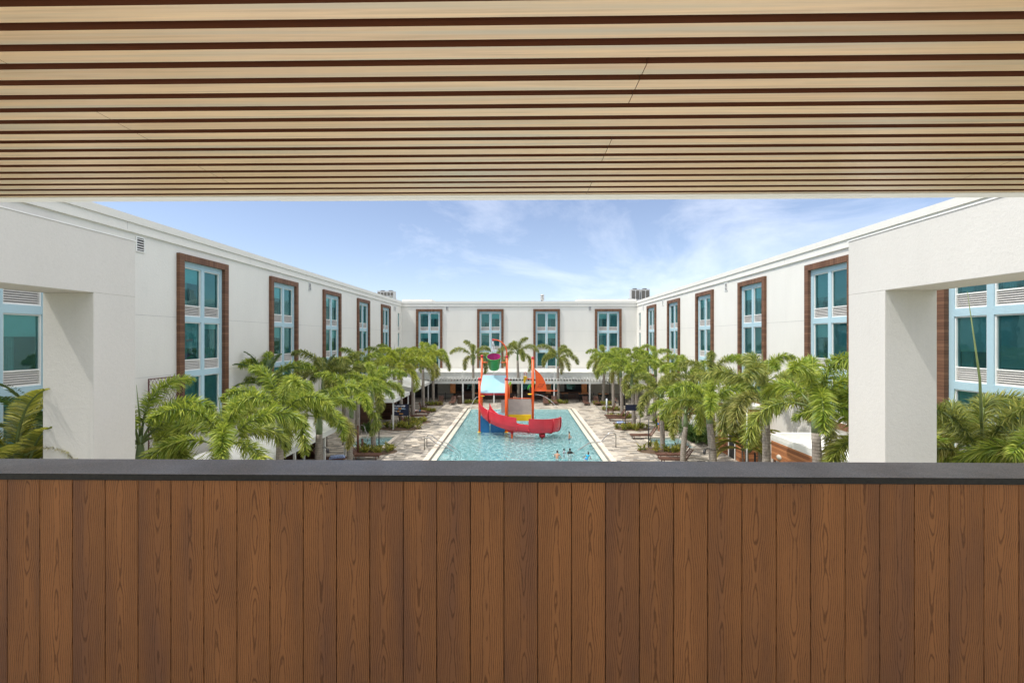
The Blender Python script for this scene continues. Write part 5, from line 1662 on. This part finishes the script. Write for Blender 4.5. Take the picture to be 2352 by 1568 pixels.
# ------------------------------------------------------------------ people
def skin_body(name, joints, edges, radii, mat, parent):
    me = bpy.data.meshes.new(name)
    me.from_pydata([tuple(j) for j in joints], edges, [])
    ob = bpy.data.objects.new(name, me); col.objects.link(ob)
    md = ob.modifiers.new('s', 'SKIN')
    for i, r in enumerate(radii):
        rr = r if isinstance(r, tuple) else (r, r)
        me.skin_vertices[0].data[i].radius = rr
    me.skin_vertices[0].data[0].use_root = True
    sd = ob.modifiers.new('u', 'SUBSURF'); sd.levels = 1; sd.render_levels = 1
    dg = bpy.context.evaluated_depsgraph_get(); dg.update()
    m2 = bpy.data.meshes.new_from_object(ob.evaluated_get(dg))
    bpy.data.objects.remove(ob)
    m2.materials.clear(); m2.materials.append(mat)
    for p_ in m2.polygons: p_.use_smooth = True
    return link(name, m2, parent)
def person(label, loc, rz, H, skin, pose, hair=True, shorts=None, shirt=None, glasses=False, scale=1.0):
    """pose: dict of joints in units of body height; x = right, -y = facing direction"""
    o = empty('person', loc, R(rz), label, 'person', 'people at the pool')
    J = {'pelvis': (0, 0, .52), 'belly': (0, 0, .60), 'chest': (0, .0, .71), 'neck': (0, .0, .82), 'head': (0, -.01, .875), 'crown': (0, -.005, .935),
         'shL': (.10, 0, .79), 'elL': (.14, .01, .63), 'wrL': (.15, -.04, .49), 'shR': (-.10, 0, .79), 'elR': (-.14, .01, .63), 'wrR': (-.15, -.04, .49),
         'hipL': (.055, 0, .49), 'knL': (.06, -.01, .27), 'anL': (.06, .01, .04), 'toL': (.065, -.08, .015), 'hipR': (-.055, 0, .49), 'knR': (-.06, -.01, .27), 'anR': (-.06, .01, .04), 'toR': (-.065, -.08, .015)}
    J.update(pose)
    names = list(J); idx = {n: i for i, n in enumerate(names)}
    E = [('pelvis', 'belly'), ('belly', 'chest'), ('chest', 'neck'), ('neck', 'head'), ('head', 'crown'), ('chest', 'shL'), ('shL', 'elL'), ('elL', 'wrL'), ('chest', 'shR'), ('shR', 'elR'), ('elR', 'wrR'),
         ('pelvis', 'hipL'), ('hipL', 'knL'), ('knL', 'anL'), ('anL', 'toL'), ('pelvis', 'hipR'), ('hipR', 'knR'), ('knR', 'anR'), ('anR', 'toR')]
    Rr = {'pelvis': (.085, .062), 'belly': (.075, .055), 'chest': (.09, .062), 'neck': .032, 'head': .052, 'crown': .045, 'shL': .034, 'elL': .024, 'wrL': .017, 'shR': .034, 'elR': .024, 'wrR': .017,
          'hipL': .052, 'knL': .034, 'anL': .022, 'toL': .02, 'hipR': .052, 'knR': .034, 'anR': .022, 'toR': .02}
    joints = [Vector(J[n]) * H for n in names]
    radii = [tuple(v * H for v in Rr[n]) if isinstance(Rr[n], tuple) else Rr[n] * H for n in names]
    edges = [(idx[a], idx[b]) for a, b in E]
    # hands: palm and five fingers
    for s_ in 'LR':
        wv = Vector(J['wr' + s_]); ev = Vector(J['el' + s_]); d = (wv - ev).normalized()
        sd = d.orthogonal().normalized()
        palm_ = wv + d * .035
        joints.append(palm_ * H); radii.append((.018 * H, .010 * H)); pi_ = len(joints) - 1
        edges.append((idx['wr' + s_], pi_))
        for k in range(5):
            off = (k - 1.5) * .010
            base = palm_ + sd * off + d * (.012 if k < 4 else -.012) + (sd * -.018 if k == 4 else Vector())
            ln = [.032, .040, .038, .030, .026][k]
            dd = d if k < 4 else (d - sd * .9).normalized()
            joints.append(base * H); radii.append(.0062 * H); a = len(joints) - 1
            joints.append((base + dd * ln * .6 + Vector((0, 0, -.006))) * H); radii.append(.0058 * H)
            joints.append((base + dd * ln + Vector((0, 0, -.014))) * H); radii.append(.0048 * H)
            edges += [(pi_, a), (a, a + 1), (a + 1, a + 2)]
    body = skin_body('body', joints, edges, radii, skin, o)
    hd = (Vector(J['head']) * .45 + Vector(J['crown']) * .55) * H
    fw = Vector((0, -1, 0))
    up = (Vector(J['crown']) - Vector(J['neck'])).normalized()
    if hair:
        m = MB(); m.ball(hd + up * .018 * H - fw * .010 * H, .062 * H, 14, (.98, 1.05, .95)); m.build('hair', HAIR, o)
    # face
    m = MB(); m.ball(hd - up * .012 * H + fw * .055 * H, .010 * H, 8, (.8, 1, 1.2)); m.build('nose', skin, o)
    m = MB()
    sdv = up.cross(fw).normalized()
    for s_ in (-1, 1):
        m.ball(hd + up * .004 * H + fw * .05 * H + sdv * s_ * .02 * H, .007 * H, 8)
    m.build('eyes', HAIR, o)
    if glasses:
        m = MB()
        for s_ in (-1, 1): m.ball(hd + up * .004 * H + fw * .056 * H + sdv * s_ * .023 * H, .017 * H, 10, (1, .35, .7))
        m.build('sunglasses', BLACK, o)
    if shorts:
        E2 = [(0, 1), (0, 2), (2, 3), (0, 4), (4, 5)]
        hL, hR_, kL, kR, pv, bl = (Vector(J[n]) * H for n in ('hipL', 'hipR', 'knL', 'knR', 'pelvis', 'belly'))
        full = pose.get('_trousers', False)
        tl, tr_ = (kL.lerp(hL, .3), kR.lerp(hR_, .3)) if not full else (kL, kR)
        js = [pv, pv.lerp(bl, .45), hL, tl, hR_, tr_]
        rd = [(.093 * H, .07 * H), (.083 * H, .063 * H), .062 * H, .052 * H, .062 * H, .052 * H]
        if full:
            js += [Vector(J['anL']) * H, Vector(J['anR']) * H]; rd += [.038 * H, .038 * H]; E2 += [(3, 6), (5, 7)]
            rd[3] = rd[5] = .045 * H
        skin_body('trousers' if full else 'shorts', js, E2, rd, shorts, o)
    if shirt:
        js = [Vector(J[n]) * H for n in ('belly', 'chest', 'neck', 'shL', 'elL', 'shR', 'elR', 'pelvis')]
        js[2] = js[1].lerp(js[2], .45); js[4] = js[3].lerp(js[4], .6); js[6] = js[5].lerp(js[6], .6); js[7] = js[0].lerp(js[7], .6)
        skin_body('shirt', js, [(0, 1), (1, 2), (1, 3), (3, 4), (1, 5), (5, 6), (0, 7)], [(.084 * H, .064 * H), (.1 * H, .071 * H), .05 * H, .043 * H, .036 * H, .043 * H, .036 * H, (.086 * H, .066 * H)], shirt, o)
    return o
def inwater(px, py):
    return at(px, py, -0.08)
q = inwater(1307.7, 1008.4)
person('small boy in blue trunks standing in the pool beyond the slide end', (q.x, q.y, -.08 - .52), 75, 1.24, SKIN1,
       {'elL': (.13, -.03, .64), 'wrL': (.06, -.13, .60), 'elR': (-.13, -.02, .64), 'wrR': (-.07, -.13, .57)}, shorts=CL_NAVY)
q = inwater(1279.5, 1052)
person('bare backed boy leaning forward in the pool, turned away', (q.x, q.y, -.08 - .82), 165, 1.45, SKIN1,
       {'knL': (.06, -.06, .34), 'anL': (.06, .16, .30), 'toL': (.065, .23, .27), 'knR': (-.06, -.06, .34), 'anR': (-.06, .16, .30), 'toR': (-.065, .23, .27), 'chest': (0, -.04, .70), 'neck': (0, -.07, .80), 'head': (.0, -.09, .85), 'crown': (0, -.095, .91), 'shL': (.1, -.05, .775), 'shR': (-.1, -.05, .775), 'elL': (.16, -.06, .66), 'elR': (-.16, -.08, .66), 'wrL': (.17, -.15, .59), 'wrR': (-.19, -.14, .60)}, shorts=CL_NAVY)
q = inwater(1295.5, 1040)
person('dark haired child in a white and blue top beside the woman in the pool', (q.x, q.y, -.08 - .80), 60, 1.18, SKIN2, {'knL': (.06, -.06, .34), 'anL': (.06, .16, .30), 'toL': (.065, .23, .27), 'knR': (-.06, -.06, .34), 'anR': (-.06, .16, .30), 'toR': (-.065, .23, .27), 'elR': (-.15, -.02, .68), 'wrR': (-.17, -.13, .62), 'elL': (.14, -.03, .66), 'wrL': (.12, -.14, .62)}, shirt=CL_WHITE, shorts=CL_NAVY)
q = inwater(1309, 1041)
person('woman with sunglasses spreading her arms at the pool steps', (q.x, q.y, -.08 - 1.14), 10, 1.6, SKIN2, {'knL': (.06, -.06, .34), 'anL': (.06, .16, .30), 'toL': (.065, .23, .27), 'knR': (-.06, -.06, .34), 'anR': (-.06, .16, .30), 'toR': (-.065, .23, .27), 'elL': (.17, -.02, .70), 'wrL': (.25, -.08, .66), 'elR': (-.15, -.03, .68), 'wrR': (-.13, -.15, .66)}, glasses=True, shirt=HAIR)
q = inwater(1350, 1054)
person('child in a turquoise swim shirt leaning back on the pool steps', (q.x, q.y, -.08 - .50), -10, 1.2, SKIN2,
       {'pelvis': (-.08, -.02, .44), 'belly': (-.05, 0, .50), 'chest': (0, .02, .60), 'neck': (.03, .02, .72), 'head': (.04, .01, .78), 'crown': (.045, .01, .84), 'shL': (.11, .02, .68), 'shR': (-.07, .02, .66), 'elL': (.16, .0, .56), 'wrL': (.2, -.03, .46), 'elR': (-.19, -.02, .58), 'wrR': (-.27, -.05, .52),
        'hipL': (-.05, -.04, .42), 'hipR': (-.13, -.04, .42), 'knL': (-.12, -.2, .40), 'knR': (-.2, -.18, .38), 'anL': (-.2, -.3, .25), 'anR': (-.27, -.28, .24), 'toL': (-.22, -.37, .24), 'toR': (-.29, -.35, .23)}, shorts=CL_BLUE, shirt=CL_TURQ)
q = at(1513, 989.5)
person('bare chested man in bright blue shorts standing behind palm fronds', (q.x, q.y, 0.0), 60, 1.78, SKIN1, {'elL': (.14, -.05, .64), 'wrL': (.08, -.16, .66)}, shorts=CL_BLUE)
q = at(1413, 931)
person('child in a navy shirt bending at the far right fence', (q.x, q.y, 0.0), 40, 1.2, SKIN1, {'chest': (0, -.05, .70), 'neck': (0, -.09, .80), 'head': (0, -.12, .85), 'crown': (0, -.13, .91), 'shL': (.09, -.06, .77), 'shR': (-.09, -.06, .77), 'elL': (.13, -.12, .63), 'elR': (-.13, -.12, .63), 'wrL': (.12, -.2, .55), 'wrR': (-.12, -.2, .55)}, shirt=CL_NAVY, shorts=CL_NAVY)
# lying person: built along -y then turned, feet towards the pool
lp = LN[0].location
def lay(x, y, z): return (x, y, z)
person('person in white shirt and jeans lying on a left side lounger', (lp.x - .1, lp.y, .40), 90, 1.75, SKIN1,
       {'pelvis': (0, .05, .06), 'belly': (0, .12, .065), 'chest': (0, .23, .075), 'neck': (0, .33, .13), 'head': (0, .37, .17), 'crown': (0, .41, .21), 'shL': (.1, .30, .09), 'shR': (-.1, .30, .09), 'elL': (.15, .18, .05), 'elR': (-.15, .18, .05), 'wrL': (.08, .08, .13), 'wrR': (-.08, .08, .13),
        'hipL': (.05, .02, .055), 'hipR': (-.05, .02, .055), 'knL': (.06, -.2, .075), 'knR': (-.06, -.2, .07), 'anL': (.06, -.43, .03), 'anR': (-.05, -.43, .03), 'toL': (.07, -.46, .1), 'toR': (-.06, -.46, .1), '_trousers': True} and
       {k: v for k, v in {'pelvis': (0, .05, .06), 'belly': (0, .12, .065), 'chest': (0, .23, .075), 'neck': (0, .33, .13), 'head': (0, .37, .17), 'crown': (0, .41, .21), 'shL': (.1, .30, .09), 'shR': (-.1, .30, .09), 'elL': (.15, .18, .05), 'elR': (-.15, .18, .05), 'wrL': (.08, .08, .13), 'wrR': (-.08, .08, .13),
        'hipL': (.05, .02, .055), 'hipR': (-.05, .02, .055), 'knL': (.06, -.2, .075), 'knR': (-.06, -.2, .07), 'anL': (.06, -.43, .03), 'anR': (-.05, -.43, .03), 'toL': (.07, -.46, .1), 'toR': (-.06, -.46, .1)}.items()}, shirt=CL_WHITE, shorts=CL_JEANS)
q = at(1182, 926)
person('sunburnt person sitting bent over behind the orange tower posts', (q.x, q.y, -.32), 10, 1.7, SKIN1,
       {'chest': (0, -.08, .68), 'neck': (0, -.13, .77), 'head': (0, -.17, .81), 'crown': (0, -.19, .87), 'shL': (.1, -.1, .75), 'shR': (-.1, -.1, .75), 'elL': (.15, -.16, .6), 'elR': (-.15, -.16, .6), 'wrL': (.06, -.24, .52), 'wrR': (-.06, -.24, .52), 'knL': (.08, -.24, .48), 'knR': (-.08, -.24, .48), 'anL': (.08, -.25, .24), 'anR': (-.08, -.25, .24), 'toL': (.09, -.32, .22), 'toR': (-.09, -.32, .22)}, shorts=CL_NAVY)
b = MB().box(-.9, .9, -.25, .25, .36, .42).build('seat', LOUNGE, None)
bench = empty('bench', (q.x, q.y + .12, 0), 0, 'low brown bench under the sunburnt sitting person', 'bench')
b.parent = bench
for sx in (-1, 1):
    MB().box(sx * .8 - .04, sx * .8 + .04, -.22, .22, 0, .359).build('leg', LOUNGE, bench)
